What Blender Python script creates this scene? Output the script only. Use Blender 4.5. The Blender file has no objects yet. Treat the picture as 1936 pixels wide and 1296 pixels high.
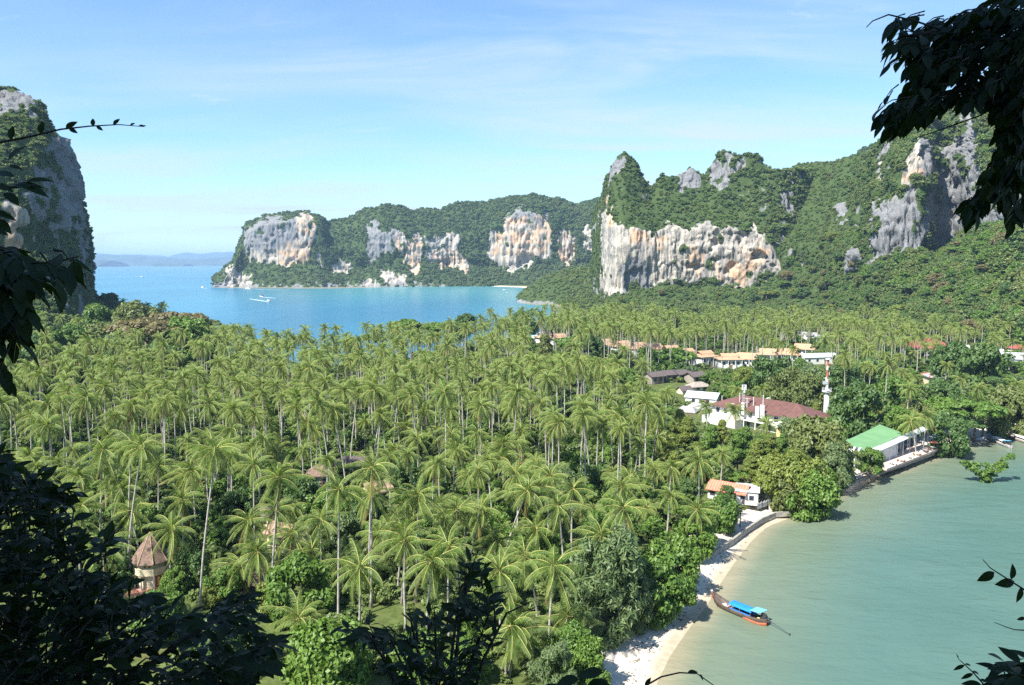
import bpy, math, random
import numpy as np
from mathutils import Vector, Matrix

# ------------------------------------------------------------------ camera, sky, sun, exposure
SC = bpy.context.scene
COL = SC.collection
CAMZ = 50.0
FPX = 1500.0                     # focal length in pixels of a 1936 px wide picture
CX, CY, HOR = 968.0, 648.0, 498.0
PITCH = math.atan((CY - HOR) / FPX)
cam_d = bpy.data.cameras.new('viewpoint_camera')
cam = bpy.data.objects.new('viewpoint_camera', cam_d); COL.objects.link(cam)
cam_d.sensor_width = 36.0; cam_d.lens = FPX / 1936.0 * 36.0
cam_d.clip_start = 0.1; cam_d.clip_end = 60000
cam.location = (0, 0, CAMZ); cam.rotation_euler = (math.pi / 2 - PITCH, 0, 0)
SC.camera = cam

SUN_EL = math.radians(50)
SUN_AZ = (-0.74, -0.67)         # horizontal direction towards the sun (left, behind the camera)
_n = math.hypot(*SUN_AZ); SUN_AZ = (SUN_AZ[0] / _n, SUN_AZ[1] / _n)
sun_d = bpy.data.lights.new('sun', 'SUN'); sun = bpy.data.objects.new('sun', sun_d); COL.objects.link(sun)
sun_d.energy = 5.0; sun_d.angle = math.radians(0.53); sun_d.color = (1.0, 0.965, 0.90)
SUNV = Vector((SUN_AZ[0] * math.cos(SUN_EL), SUN_AZ[1] * math.cos(SUN_EL), math.sin(SUN_EL)))
sun.rotation_euler = SUNV.to_track_quat('Z', 'Y').to_euler()

world = bpy.data.worlds.new("World"); SC.world = world; world.use_nodes = True
def build_world():
    nt = world.node_tree; nt.nodes.clear(); N = nt.nodes.new; L = nt.links.new
    out = N('ShaderNodeOutputWorld'); bg = N('ShaderNodeBackground'); bg.inputs[1].default_value = 0.095
    sky = N('ShaderNodeTexSky'); sky.sky_type = 'NISHITA'; sky.sun_disc = False
    sky.sun_elevation = SUN_EL; sky.sun_rotation = math.atan2(SUN_AZ[0], SUN_AZ[1])
    sky.altitude = 50; sky.air_density = 1.0; sky.dust_density = 0.3; sky.ozone_density = 0.6
    # thin cirrus: the view direction projected on a high plane, streaky noise
    tc = N('ShaderNodeTexCoord'); sep = N('ShaderNodeSeparateXYZ'); L(tc.outputs['Generated'], sep.inputs[0])
    zc = N('ShaderNodeMath'); zc.operation = 'MAXIMUM'; zc.inputs[1].default_value = 0.03; L(sep.outputs[2], zc.inputs[0])
    za = N('ShaderNodeMath'); za.operation = 'ADD'; za.inputs[1].default_value = 0.12; L(zc.outputs[0], za.inputs[0])
    dv = N('ShaderNodeVectorMath'); dv.operation = 'DIVIDE'
    cz = N('ShaderNodeCombineXYZ')
    for i in range(3): L(za.outputs[0], cz.inputs[i])
    L(tc.outputs['Generated'], dv.inputs[0]); L(cz.outputs[0], dv.inputs[1])
    def noise(scale, rot, stretch, det, dist, rough=0.55, loc=(0, 0, 0)):
        mp = N('ShaderNodeMapping'); mp.inputs['Rotation'].default_value = (0, 0, rot); mp.inputs['Scale'].default_value = (stretch[0], stretch[1], 0.0)
        mp.inputs['Location'].default_value = loc
        L(dv.outputs[0], mp.inputs[0]); n = N('ShaderNodeTexNoise'); L(mp.outputs[0], n.inputs['Vector'])
        n.inputs['Scale'].default_value = scale; n.inputs['Detail'].default_value = det; n.inputs['Distortion'].default_value = dist; n.inputs['Roughness'].default_value = rough
        return n.outputs['Fac']
    def ramp(v, a, b, c0=0.0, c1=1.0):
        m = N('ShaderNodeMapRange'); m.interpolation_type = 'SMOOTHSTEP'; L(v, m.inputs[0])
        m.inputs[1].default_value = a; m.inputs[2].default_value = b; m.inputs[3].default_value = c0; m.inputs[4].default_value = c1
        return m.outputs[0]
    def mul(a, b):
        m = N('ShaderNodeMath'); m.operation = 'MULTIPLY'
        for k, v in enumerate((a, b)):
            if isinstance(v, float): m.inputs[k].default_value = v
            else: L(v, m.inputs[k])
        return m.outputs[0]
    def add(a, b):
        m = N('ShaderNodeMath'); m.operation = 'ADD'; m.use_clamp = True; L(a, m.inputs[0]); L(b, m.inputs[1]); return m.outputs[0]
    big = ramp(noise(0.55, 0.35, (1.0, 1.0), 2, 0.3, loc=(3.1, 1.7, 0)), 0.34, 0.58)
    streak = ramp(noise(1.6, 0.30, (0.55, 1.5), 7, 0.6, 0.6), 0.36, 0.78)
    soft = ramp(noise(1.0, 0.30, (0.5, 1.2), 4, 0.9, 0.5, (1.3, 4.2, 0)), 0.35, 0.72)
    low = ramp(sep.outputs[2], 0.30, 0.04, 0.10, 1.0)
    c = add(mul(mul(mul(streak, big), ramp(sep.outputs[2], 0.40, 0.22, 0.15, 1.0)), 0.62), mul(mul(soft, low), 0.65))
    c = mul(c, ramp(sep.outputs[2], -0.01, 0.03))
    wisps = mul(ramp(noise(3.2, 0.2, (0.8, 1.6), 6, 0.5, 0.6, (7.7, 2.2, 0)), 0.62, 0.80), 0.5)
    c = add(c, wisps)
    tint = N('ShaderNodeMix'); tint.data_type = 'RGBA'; tint.blend_type = 'MULTIPLY'; tint.inputs[0].default_value = 1.0; tint.inputs[7].default_value = (0.70, 0.915, 1.08, 1); L(sky.outputs[0], tint.inputs[6])
    mix = N('ShaderNodeMix'); mix.data_type = 'RGBA'; L(c, mix.inputs[0]); L(tint.outputs[2], mix.inputs[6])
    mix.inputs[7].default_value = (3.75, 4.45, 4.95, 1)
    L(mix.outputs[2], bg.inputs[0]); L(bg.outputs[0], out.inputs[0])
build_world()
vs = SC.view_settings
vs.view_transform = 'Standard'; vs.look = 'None'; vs.exposure = 1.12; vs.gamma = 1.0; vs.use_curve_mapping = False
SC.cycles.use_denoising = False; SC.cycles.max_bounces = 6; SC.cycles.diffuse_bounces = 3; SC.cycles.glossy_bounces = 2; SC.cycles.transmission_bounces = 3
SC.cycles.volume_bounces = 0; SC.cycles.transparent_max_bounces = 8

R = random.Random(7)
NR = np.random.default_rng(11)

CLOUDS = 1
# ------------------------------------------------------------------ picture <-> place
_cp, _sp = math.cos(PITCH), math.sin(PITCH)
def ray(x, y):
    a, b = (x - CX) / FPX, (CY - y) / FPX
    return Vector((a, _cp + b * _sp, -_sp + b * _cp))
def at(x, y, z=0.0):
    d = ray(x, y); t = (z - CAMZ) / d.z
    return Vector((0, 0, CAMZ)) + d * t
def atd(x, y, D):
    d = ray(x, y); return Vector((0, 0, CAMZ)) + d * (D / d.y)
def proj(p):
    p = np.asarray(p, float); q = p - np.array([0, 0, CAMZ])
    f = q[..., 1] * _cp - q[..., 2] * _sp
    u = q[..., 1] * _sp + q[..., 2] * _cp
    f = np.where(np.abs(f) < 1e-6, 1e-6, f)
    return CX + FPX * q[..., 0] / f, CY - FPX * u / f, f

# ------------------------------------------------------------------ noise (numpy)
def _hash(ix, iy, iz, s):
    h = (ix.astype(np.int64) * 374761393 + iy.astype(np.int64) * 668265263 + iz.astype(np.int64) * 2147483647 + s * 974634777) & 0xFFFFFFFF
    h = ((h ^ (h >> 13)) * 1274126177) & 0xFFFFFFFF
    h = ((h ^ (h >> 16)) * 2246822519) & 0xFFFFFFFF
    return ((h ^ (h >> 15)) & 0xFFFFFF) / float(0xFFFFFF) * 2 - 1
def vnoise(p, s=0):
    p = np.asarray(p, float); i = np.floor(p); f = p - i; f = f * f * f * (f * (f * 6 - 15) + 10)
    ix, iy, iz = i[..., 0], i[..., 1], i[..., 2]
    r = 0
    for dx in (0, 1):
        wx = f[..., 0] if dx else 1 - f[..., 0]
        for dy in (0, 1):
            wy = f[..., 1] if dy else 1 - f[..., 1]
            for dz in (0, 1):
                wz = f[..., 2] if dz else 1 - f[..., 2]
                r = r + wx * wy * wz * _hash(ix + dx, iy + dy, iz + dz, s)
    return r
def fbm(p, octv=4, s=0, gain=0.5, lac=2.03):
    p = np.asarray(p, float); a, r, n = 1.0, 0, 0
    for k in range(octv):
        r = r + a * vnoise(p, s + k * 17); n += a; a *= gain; p = p * lac
    return r / n
def ridged(p, octv=4, s=0):
    p = np.asarray(p, float); a, r, n = 1.0, 0, 0
    for k in range(octv):
        r = r + a * (1 - np.abs(vnoise(p, s + k * 13)) * 2); n += a; a *= 0.5; p = p * 2.1
    return r / n
def in_poly(x, y, poly):
    ins = np.zeros(np.shape(x), bool); n = len(poly)
    for i in range(n):
        x1, y1 = poly[i]; x2, y2 = poly[(i + 1) % n]
        if y1 == y2: continue
        c = ((y1 > y) != (y2 > y)) & (x < (x2 - x1) * (y - y1) / (y2 - y1) + x1)
        ins ^= c
    return ins
def seg_dist(x, y, pts, closed=False):
    d = np.full(np.shape(x), 1e9)
    m = len(pts) if closed else len(pts) - 1
    for i in range(m):
        (x1, y1), (x2, y2) = pts[i], pts[(i + 1) % len(pts)]
        vx, vy = x2 - x1, y2 - y1; l = vx * vx + vy * vy + 1e-9
        t = np.clip(((x - x1) * vx + (y - y1) * vy) / l, 0, 1)
        d = np.minimum(d, np.hypot(x - x1 - t * vx, y - y1 - t * vy))
    return d

# ------------------------------------------------------------------ object helpers
def tag(o, label=None, cat=None, group=None, kind=None):
    if label: o['label'] = label
    if cat: o['category'] = cat
    if group: o['group'] = group
    if kind: o['kind'] = kind
    return o
def thing(name, label, cat, loc=(0, 0, 0), rz=0.0, group=None):
    o = bpy.data.objects.new(name, None); COL.objects.link(o); o.empty_display_size = 0.3
    o.location = loc; o.rotation_euler = (0, 0, rz)
    return tag(o, label, cat, group)
def link(name, me, parent=None, loc=None, rot=None, scale=None):
    o = bpy.data.objects.new(name, me); COL.objects.link(o)
    if parent is not None: o.parent = parent
    if loc is not None: o.location = loc
    if rot is not None: o.rotation_euler = rot
    if scale is not None: o.scale = scale
    return o
def mesh_np(name, v, f, mats=(), attrs=None, smooth=False, mi=None):
    """v (n,3); f list of int arrays, each (k,3) or (k,4)"""
    me = bpy.data.meshes.new(name); v = np.ascontiguousarray(v, np.float32)
    fs = [np.asarray(q, np.int32) for q in (f if isinstance(f, (list, tuple)) else [f]) if len(q)]
    me.vertices.add(len(v)); me.vertices.foreach_set('co', v.ravel())
    nl = sum(q.size for q in fs); npoly = sum(len(q) for q in fs)
    me.loops.add(nl); me.loops.foreach_set('vertex_index', np.concatenate([q.ravel() for q in fs]))
    tot = np.concatenate([np.full(len(q), q.shape[1], np.int32) for q in fs])
    st = np.concatenate([[0], np.cumsum(tot)[:-1]]).astype(np.int32)
    me.polygons.add(npoly); me.polygons.foreach_set('loop_start', st); me.polygons.foreach_set('loop_total', tot)
    if mi is not None: me.polygons.foreach_set('material_index', np.asarray(mi, np.int32))
    if smooth: me.polygons.foreach_set('use_smooth', np.ones(npoly, bool))
    for m in mats: me.materials.append(m)
    for k, a in (attrs or {}).items():
        at_ = me.attributes.new(k, 'FLOAT', 'POINT'); at_.data.foreach_set('value', np.ascontiguousarray(a, np.float32))
    me.update(calc_edges=True); me.validate()
    return me
def grid_faces(nu, nv):
    i = np.arange(nu * nv).reshape(nu, nv)
    return np.stack([i[:-1, :-1], i[1:, :-1], i[1:, 1:], i[:-1, 1:]], -1).reshape(-1, 4)

class MB:
    """collects simple solids for one mesh"""
    def __init__(s): s.v = []; s.f = []; s.m = []; s.cur = 0
    def add(s, vs_, fs_):
        o = len(s.v); s.v += [tuple(p) for p in vs_]
        for q in fs_: s.f.append(tuple(i + o for i in q)); s.m.append(s.cur)
        return s
    def box(s, c, d, rz=0.0, taper=1.0):
        x, y, z = d[0] / 2, d[1] / 2, d[2] / 2; P = []
        for k, sz in enumerate((-1, 1)):
            t = taper if sz > 0 else 1.0
            for sx, sy in ((-1, -1), (1, -1), (1, 1), (-1, 1)):
                a, b = sx * x * t, sy * y * t
                P.append((c[0] + a * math.cos(rz) - b * math.sin(rz), c[1] + a * math.sin(rz) + b * math.cos(rz), c[2] + sz * z))
        return s.add(P, [(0, 3, 2, 1), (4, 5, 6, 7), (0, 1, 5, 4), (1, 2, 6, 5), (2, 3, 7, 6), (3, 0, 4, 7)])
    def tube(s, pts, r, n=6, cap=True):
        pts = [Vector(p) for p in pts]; rs = r if isinstance(r, (list, tuple)) else [r] * len(pts); P = []
        for i, p in enumerate(pts):
            t = (pts[min(i + 1, len(pts) - 1)] - pts[max(i - 1, 0)]).normalized()
            a = t.orthogonal().normalized() if abs(t.z) > 0.95 else t.cross(Vector((0, 0, 1))).normalized()
            b = t.cross(a)
            for k in range(n):
                w = 2 * math.pi * k / n; P.append(p + (a * math.cos(w) + b * math.sin(w)) * rs[i])
        F = [(i * n + k, i * n + (k + 1) % n, (i + 1) * n + (k + 1) % n, (i + 1) * n + k) for i in range(len(pts) - 1) for k in range(n)]
        if cap: F += [tuple(range(n))[::-1], tuple(range((len(pts) - 1) * n, len(pts) * n))]
        return s.add(P, F)
    def cone(s, c, r0, r1, h, n=8, rz=0.0):
        P = [(c[0] + r * math.cos(rz + 2 * math.pi * k / n), c[1] + r * math.sin(rz + 2 * math.pi * k / n), c[2] + z) for r, z in ((r0, 0), (r1, h)) for k in range(n)]
        return s.add(P, [(k, (k + 1) % n, n + (k + 1) % n, n + k) for k in range(n)] + [tuple(range(n))[::-1], tuple(range(n, 2 * n))])
    def slab(s, quad, t):
        """thick sheet over a 4 corner (ccw from above) outline"""
        q = [Vector(p) for p in quad]; d = Vector((0, 0, -t))
        return s.add(q + [p + d for p in q], [(0, 1, 2, 3), (7, 6, 5, 4), (0, 4, 5, 1), (1, 5, 6, 2), (2, 6, 7, 3), (3, 7, 4, 0)])
    def build(s, name, mats, parent=None, loc=None, rz=0.0, smooth=False):
        return link(name, s.mesh(name, mats, smooth), parent, loc, (0, 0, rz))
    def mesh(s, name, mats, smooth=False):
        me = bpy.data.meshes.new(name); me.from_pydata(s.v, [], s.f)
        for m in (mats if isinstance(mats, (list, tuple)) else [mats]): me.materials.append(m)
        me.polygons.foreach_set('material_index', s.m)
        if smooth: me.polygons.foreach_set('use_smooth', [True] * len(s.f))
        me.update(); return me

# ------------------------------------------------------------------ materials
def new_mat(name):
    m = bpy.data.materials.new(name); m.use_nodes = True; nt = m.node_tree; nt.nodes.clear()
    out = nt.nodes.new('ShaderNodeOutputMaterial'); return m, nt, nt.nodes.new, nt.links.new, out
def rgb(c): return (c[0], c[1], c[2], 1)
class NT:
    def __init__(s, nt): s.nt = nt; s.N = nt.nodes.new; s.L = nt.links.new
    def val(s, sock, v):
        if hasattr(v, 'links') or hasattr(v, 'is_linked'): s.L(v, sock)
        else: sock.default_value = v
    def noise(s, vec, scale, det=4, rough=0.55, dist=0.0):
        n = s.N('ShaderNodeTexNoise')
        if vec is not None: s.L(vec, n.inputs['Vector'])
        n.inputs['Scale'].default_value = scale; n.inputs['Detail'].default_value = det; n.inputs['Roughness'].default_value = rough; n.inputs['Distortion'].default_value = dist
        return n.outputs['Fac']
    def map(s, vec, scale=(1, 1, 1), loc=(0, 0, 0), rot=(0, 0, 0)):
        m = s.N('ShaderNodeMapping'); s.L(vec, m.inputs[0]); m.inputs['Scale'].default_value = scale; m.inputs['Location'].default_value = loc; m.inputs['Rotation'].default_value = rot
        return m.outputs[0]
    def rng(s, v, a, b, c=0.0, d=1.0):
        m = s.N('ShaderNodeMapRange'); m.interpolation_type = 'SMOOTHSTEP'; s.L(v, m.inputs[0])
        for k, x in enumerate((a, b, c, d)): m.inputs[k + 1].default_value = x
        return m.outputs[0]
    def mix(s, f, a, b, mode='MIX'):
        m = s.N('ShaderNodeMix'); m.data_type = 'RGBA'; m.blend_type = mode
        for k, v in ((0, f), (6, a), (7, b)):
            if isinstance(v, tuple): m.inputs[k].default_value = rgb(v)
            elif isinstance(v, (int, float)): m.inputs[k].default_value = v
            else: s.L(v, m.inputs[k])
        return m.outputs[2]
    def math(s, op, a, b=0.0, clamp=False):
        m = s.N('ShaderNodeMath'); m.operation = op; m.use_clamp = clamp
        for k, v in enumerate((a, b)):
            if isinstance(v, (int, float)): m.inputs[k].default_value = v
            else: s.L(v, m.inputs[k])
        return m.outputs[0]
    def attr(s, name):
        a = s.N('ShaderNodeAttribute'); a.attribute_name = name; return a.outputs['Fac']
    def pos(s):
        return s.N('ShaderNodeNewGeometry').outputs['Position']
    def obj(s):
        return s.N('ShaderNodeTexCoord').outputs['Object']
    def bump(s, h, strength=0.5, dist=0.1):
        b = s.N('ShaderNodeBump'); b.inputs['Strength'].default_value = strength; b.inputs['Distance'].default_value = dist; s.L(h, b.inputs['Height']); return b.outputs[0]
    def bsdf(s, out, col, rough=0.7, normal=None, metal=0.0, spec=0.3):
        b = s.N('ShaderNodeBsdfPrincipled')
        if isinstance(col, tuple): b.inputs['Base Color'].default_value = rgb(col)
        else: s.L(col, b.inputs['Base Color'])
        if isinstance(rough, (int, float)): b.inputs['Roughness'].default_value = rough
        else: s.L(rough, b.inputs['Roughness'])
        b.inputs['Metallic'].default_value = metal; b.inputs['Specular IOR Level'].default_value = spec
        if normal is not None: s.L(normal, b.inputs['Normal'])
        s.L(b.outputs[0], out.inputs[0]); return b
def simple(name, c, rough=0.6, var=0.18, scale=3.0, bump=0.0, metal=0.0, spec=0.3, streak=False):
    m, nt, N, L, out = new_mat(name); g = NT(nt)
    v = g.obj()
    if streak: v = g.map(v, (1, 1, 0.15))
    n = g.noise(v, scale, 5, 0.6)
    lo = tuple(x * (1 - var) for x in c); hi = tuple(min(1, x * (1 + var * 0.6)) for x in c)
    col = g.mix(g.rng(n, 0.3, 0.7), lo, hi)
    g.bsdf(out, col, rough, g.bump(n, bump, 0.05) if bump else None, metal, spec); return m
def leaf_mat(name, a, b, c, trans=0.28, rough=0.5, spec=0.35):
    """a..b vary with the plant, c on single leaves"""
    m, nt, N, L, out = new_mat(name); g = NT(nt)
    oi = N('ShaderNodeObjectInfo'); geo = N('ShaderNodeNewGeometry')
    pn = g.noise(geo.outputs['Position'], 0.035, 3, 0.6)
    base = g.mix(g.math('ADD', g.math('MULTIPLY', oi.outputs['Random'], 0.65), g.math('MULTIPLY', g.rng(pn, 0.35, 0.68), 0.40), True), a, b)
    col = g.mix(g.rng(geo.outputs['Random Per Island'], 0.25, 1.0, 0.0, 0.75), base, c)
    p = N('ShaderNodeBsdfPrincipled'); L(col, p.inputs['Base Color']); p.inputs['Roughness'].default_value = rough; p.inputs['Specular IOR Level'].default_value = spec
    t = N('ShaderNodeBsdfTranslucent'); tc = g.mix(1.0, col, (1.3, 1.25, 0.55), 'MULTIPLY'); L(tc, t.inputs[0])
    mx = N('ShaderNodeMixShader'); mx.inputs[0].default_value = trans; L(p.outputs[0], mx.inputs[1]); L(t.outputs[0], mx.inputs[2]); L(mx.outputs[0], out.inputs[0])
    return m
# ------------------------------------------------------------------ coastline and ground
def w2(x, y, z=0.0):
    p = at(x, y, z); return (p.x, p.y)
EAST = [(12, -60), (22, 30), (22, 70)] + [w2(*q) for q in [(1240, 1296), (1267, 1240), (1300, 1192), (1333, 1150), (1359, 1108), (1388, 1065), (1420, 1024), (1450, 996), (1492, 980), (1540, 968), (1588, 928), (1622, 913), (1650, 902), (1700, 887), (1745, 872), (1790, 855), (1840, 840), (1880, 832), (1936, 824), (2050, 812), (2300, 795)]]
FARC = [w2(*q) for q in [(990, 544), (920, 541.5), (860, 541), (800, 542), (700, 544), (620, 546), (560, 546), (450, 545.5), (405, 544)]]
PROM = [w2(*q) for q in [(1012, 556), (992, 568), (983, 573), (1010, 577), (1046, 577)]]
WEST = [(44, 735), (34, 600), (12, 500), (-26, 445), (-55, 405), (-76, 365), (-97, 348), (-120, 375), (-146, 425), (-190, 470), (-215, 515), (-238, 555), (-262, 600), (-300, 680), (-420, 760), (-800, 800), (-1300, 700)]
LAND = EAST + [(900, 330), (1200, 900), (1200, 2500), (300, 2600), (-300, 2250), (-560, 1900), (-655, 1730)] + FARC[::-1] + PROM + WEST + [(-1300, -260), (0, -260)]
def sdist(x, y):
    d = seg_dist(x, y, LAND, True); return np.where(in_poly(x, y, LAND), d, -d)
def ground_z(x, y):
    x, y = np.asarray(x, float), np.asarray(y, float)
    d = sdist(x, y)
    z = np.where(d > 0, np.minimum(2.3, 0.0 + d * 0.17), np.maximum(-3.0, d * 0.16))
    z = z + np.where(d > 10, np.clip((d - 10) / 30, 0, 1) * (0.6 + 0.5 * vnoise(np.stack([x / 40, y / 40, x * 0], -1), 5)), 0)
    return z, d
def gz(x, y): return float(ground_z(np.array([x]), np.array([y]))[0][0])
def axis(segs):
    r = []
    for a, b, s in segs: r += list(np.arange(a, b, s))
    return np.array(r + [segs[-1][1]])

xs = axis([(-1300, -320, 35), (-320, -160, 6), (-160, 150, 2.5), (150, 330, 8), (330, 1250, 40)])
ys = axis([(-260, 50, 20), (50, 260, 2.0), (260, 560, 6), (560, 1100, 16), (1100, 1850, 14), (1850, 2600, 60)])
X, Y = np.meshgrid(xs, ys, indexing='ij'); GZ, GD = ground_z(X, Y)

def mat_ground():
    m, nt, N, L, out = new_mat('ground_soil_sand_grass'); g = NT(nt); p = g.pos()
    sh = g.attr('shore'); n1 = g.noise(p, 0.05, 5, 0.6); n2 = g.noise(p, 0.9, 6, 0.65); n3 = g.noise(p, 0.16, 3)
    grass = g.mix(g.rng(n2, 0.3, 0.7), (0.060, 0.085, 0.022), (0.115, 0.140, 0.045))
    soil = g.mix(g.rng(n2, 0.3, 0.7), (0.10, 0.055, 0.035), (0.24, 0.15, 0.10))
    inland = g.mix(g.rng(g.math('ADD', g.math('MULTIPLY', n1, 0.6), g.math('MULTIPLY', n3, 0.4)), 0.56, 0.64), grass, soil)
    dry = g.mix(g.rng(n2, 0.3, 0.7), (0.50, 0.435, 0.35), (0.66, 0.59, 0.49))
    wet = g.mix(g.rng(n2, 0.3, 0.7), (0.38, 0.31, 0.22), (0.48, 0.40, 0.29))
    shn = g.math('ADD', sh, g.math('MULTIPLY', g.math('SUBTRACT', n3, 0.5), 2.0))
    sand = g.mix(g.rng(shn, 0.6, 2.4), wet, dry)
    col = g.mix(g.rng(shn, 9.0, 11.5), sand, inland)
    g.bsdf(out, col, 0.9, g.bump(n2, 0.5, 0.12), 0, 0.1); return m
M_ground = mat_ground()
BEACHY = np.where((Y > 560) & ~((X > -140) & (X < 40) & (Y > 1600)), 60.0, 0.0)
GZ = np.where((BEACHY > 0) & ((Y > 1200) | ((Y > 900) & (X < 90))), np.minimum(GZ, -0.6), GZ)
gm = mesh_np('ground', np.stack([X.ravel(), Y.ravel(), GZ.ravel()], 1), grid_faces(len(xs), len(ys)), [M_ground], {'shore': (GD + BEACHY).ravel()}, True)
tag(link('ground', gm), kind='structure')

# ------------------------------------------------------------------ sea
def mat_sea():
    m, nt, N, L, out = new_mat('sea_water'); g = NT(nt); p = g.pos()
    sh, side = g.attr('shore'), g.attr('east')
    big = g.noise(g.map(p, (1, 0.35, 1)), 0.006, 4, 0.55); mid = g.noise(p, 0.05, 4)
    deep_w = g.mix(g.rng(big, 0.35, 0.65), (0.026, 0.145, 0.235), (0.038, 0.185, 0.285))
    deep_w = g.mix(g.attr('teal'), deep_w, (0.080, 0.25, 0.28))
    deep_e = g.mix(g.rng(mid, 0.3, 0.7), (0.072, 0.140, 0.112), (0.086, 0.156, 0.126))
    deep = g.mix(side, deep_w, deep_e)
    wob = g.math('ADD', sh, g.math('MULTIPLY', g.math('SUBTRACT', mid, 0.5), 6.0))
    k1 = g.rng(wob, 24, 2); k2 = g.rng(wob, 4.5, -0.5)
    c = g.mix(g.math('MULTIPLY', k1, g.math('MULTIPLY', side, 0.75)), deep, (0.165, 0.190, 0.120))
    c = g.mix(g.math('MULTIPLY', k2, 0.85), c, (0.30, 0.26, 0.17))
    mp = g.map(p, (1, 1.9, 1), rot=(0, 0, 0.5))
    w1 = g.noise(mp, 0.55, 4, 0.6, 0.4); w2_ = g.noise(g.map(p, (1, 2.2, 1), rot=(0, 0, 0.25)), 0.12, 3, 0.5, 0.3)
    h = g.math('ADD', g.math('MULTIPLY', w1, 0.35), g.math('MULTIPLY', w2_, 0.9))
    b = g.bsdf(out, c, 0.25, g.bump(h, 0.9, 0.40), 0, 0.28); b.inputs['IOR'].default_value = 1.33
    return m
M_sea = mat_sea()
sx = axis([(-24000, -2000, 5500), (-2000, -400, 100), (-400, -60, 14), (-60, 240, 3.0), (240, 700, 30), (700, 2000, 260), (2000, 24000, 5500)])
sy = axis([(-3000, 40, 600), (40, 280, 3.0), (280, 760, 12), (760, 2000, 30), (2000, 24000, 2000)])
SX, SY = np.meshgrid(sx, sy, indexing='ij'); sd = -sdist(SX, SY)
east = np.clip((SX - (40 + 0 * SY)) / 30 + 0.5, 0, 1) * (SY < 500)
east = np.where(SY < 330, np.where(SX > 0, 1.0, 0.0), 0.0)
teal = np.clip((SY - 900) / 500, 0, 1) * np.clip((SX + 560) / 300, 0, 1) * (SY < 1900) * 0.9 + np.clip((SX + 60) / 90, 0, 1) * np.clip((SY - 450) / 300, 0, 1) * (SY < 1900) * 0.6
sm = mesh_np('sea', np.stack([SX.ravel(), SY.ravel(), np.zeros(SX.size)], 1), grid_faces(len(sx), len(sy)), [M_sea],
             {'shore': np.clip(sd, -50, 500).ravel(), 'east': east.ravel(), 'teal': np.clip(teal, 0, 1).ravel()}, True)
tag(link('sea', sm), kind='structure')

# ------------------------------------------------------------------ limestone massifs
def mat_cliff():
    m, nt, N, L, out = new_mat('limestone_and_growth'); g = NT(nt); p = g.pos()
    st = g.map(p, (1, 1, 0.06))
    s1 = g.noise(st, 0.5, 6, 0.65, 0.6); s2 = g.noise(st, 0.11, 4, 0.6, 0.5); bl = g.noise(p, 0.06, 5, 0.6); f = g.noise(p, 0.8, 6, 0.7)
    pale = g.mix(g.rng(s1, 0.3, 0.7), (0.27, 0.24, 0.20), (0.56, 0.50, 0.41))
    grey = g.mix(g.rng(f, 0.3, 0.7), (0.11, 0.115, 0.12), (0.29, 0.29, 0.285))
    col = g.mix(g.attr('grey'), pale, grey)
    col = g.mix(g.math('MULTIPLY', g.rng(s2, 0.46, 0.66), 0.75), col, (0.17, 0.165, 0.165))
    tan = g.mix(g.rng(f, 0.3, 0.7), (0.46, 0.31, 0.20), (0.62, 0.39, 0.23))
    col = g.mix(g.math('MULTIPLY', g.attr('stain'), g.rng(bl, 0.40, 0.62, 0.0, 0.9)), col, tan)
    col = g.mix(g.math('MULTIPLY', g.rng(s1, 0.64, 0.74), 0.5), col, (0.09, 0.085, 0.085))
    veg = g.mix(g.rng(f, 0.3, 0.7), (0.034, 0.058, 0.018), (0.074, 0.106, 0.033))
    rk = g.attr('rock')
    col = g.mix(g.rng(g.math('ADD', rk, g.math('MULTIPLY', g.math('SUBTRACT', f, 0.5), 0.7)), 0.40, 0.60), veg, col)
    h = g.math('ADD', g.math('MULTIPLY', s1, 0.8), g.math('MULTIPLY', f, 0.5))
    g.bsdf(out, col, 0.9, g.bump(h, 0.9, 1.2), 0, 0.1); return m
M_cliff = mat_cliff()

def resample(P, n, ax, smooth=0):
    """P (a,b,3) -> n samples along axis ax, spaced by mean arc length"""
    P = np.moveaxis(P, ax, 0); d = np.linalg.norm(np.diff(P, axis=0), axis=-1).mean(1); s = np.concatenate([[0], np.cumsum(d)])
    t = np.linspace(0, s[-1], n); k = np.clip(np.searchsorted(s, t, side='right') - 1, 0, len(s) - 2); w = ((t - s[k]) / (s[k + 1] - s[k] + 1e-9))
    Q = P[k] * (1 - w)[:, None, None] + P[k + 1] * w[:, None, None]
    for _ in range(smooth):
        Q[1:-1] = (Q[:-2] + 2 * Q[1:-1] + Q[2:]) / 4
    return np.moveaxis(Q, 0, ax)

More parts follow.
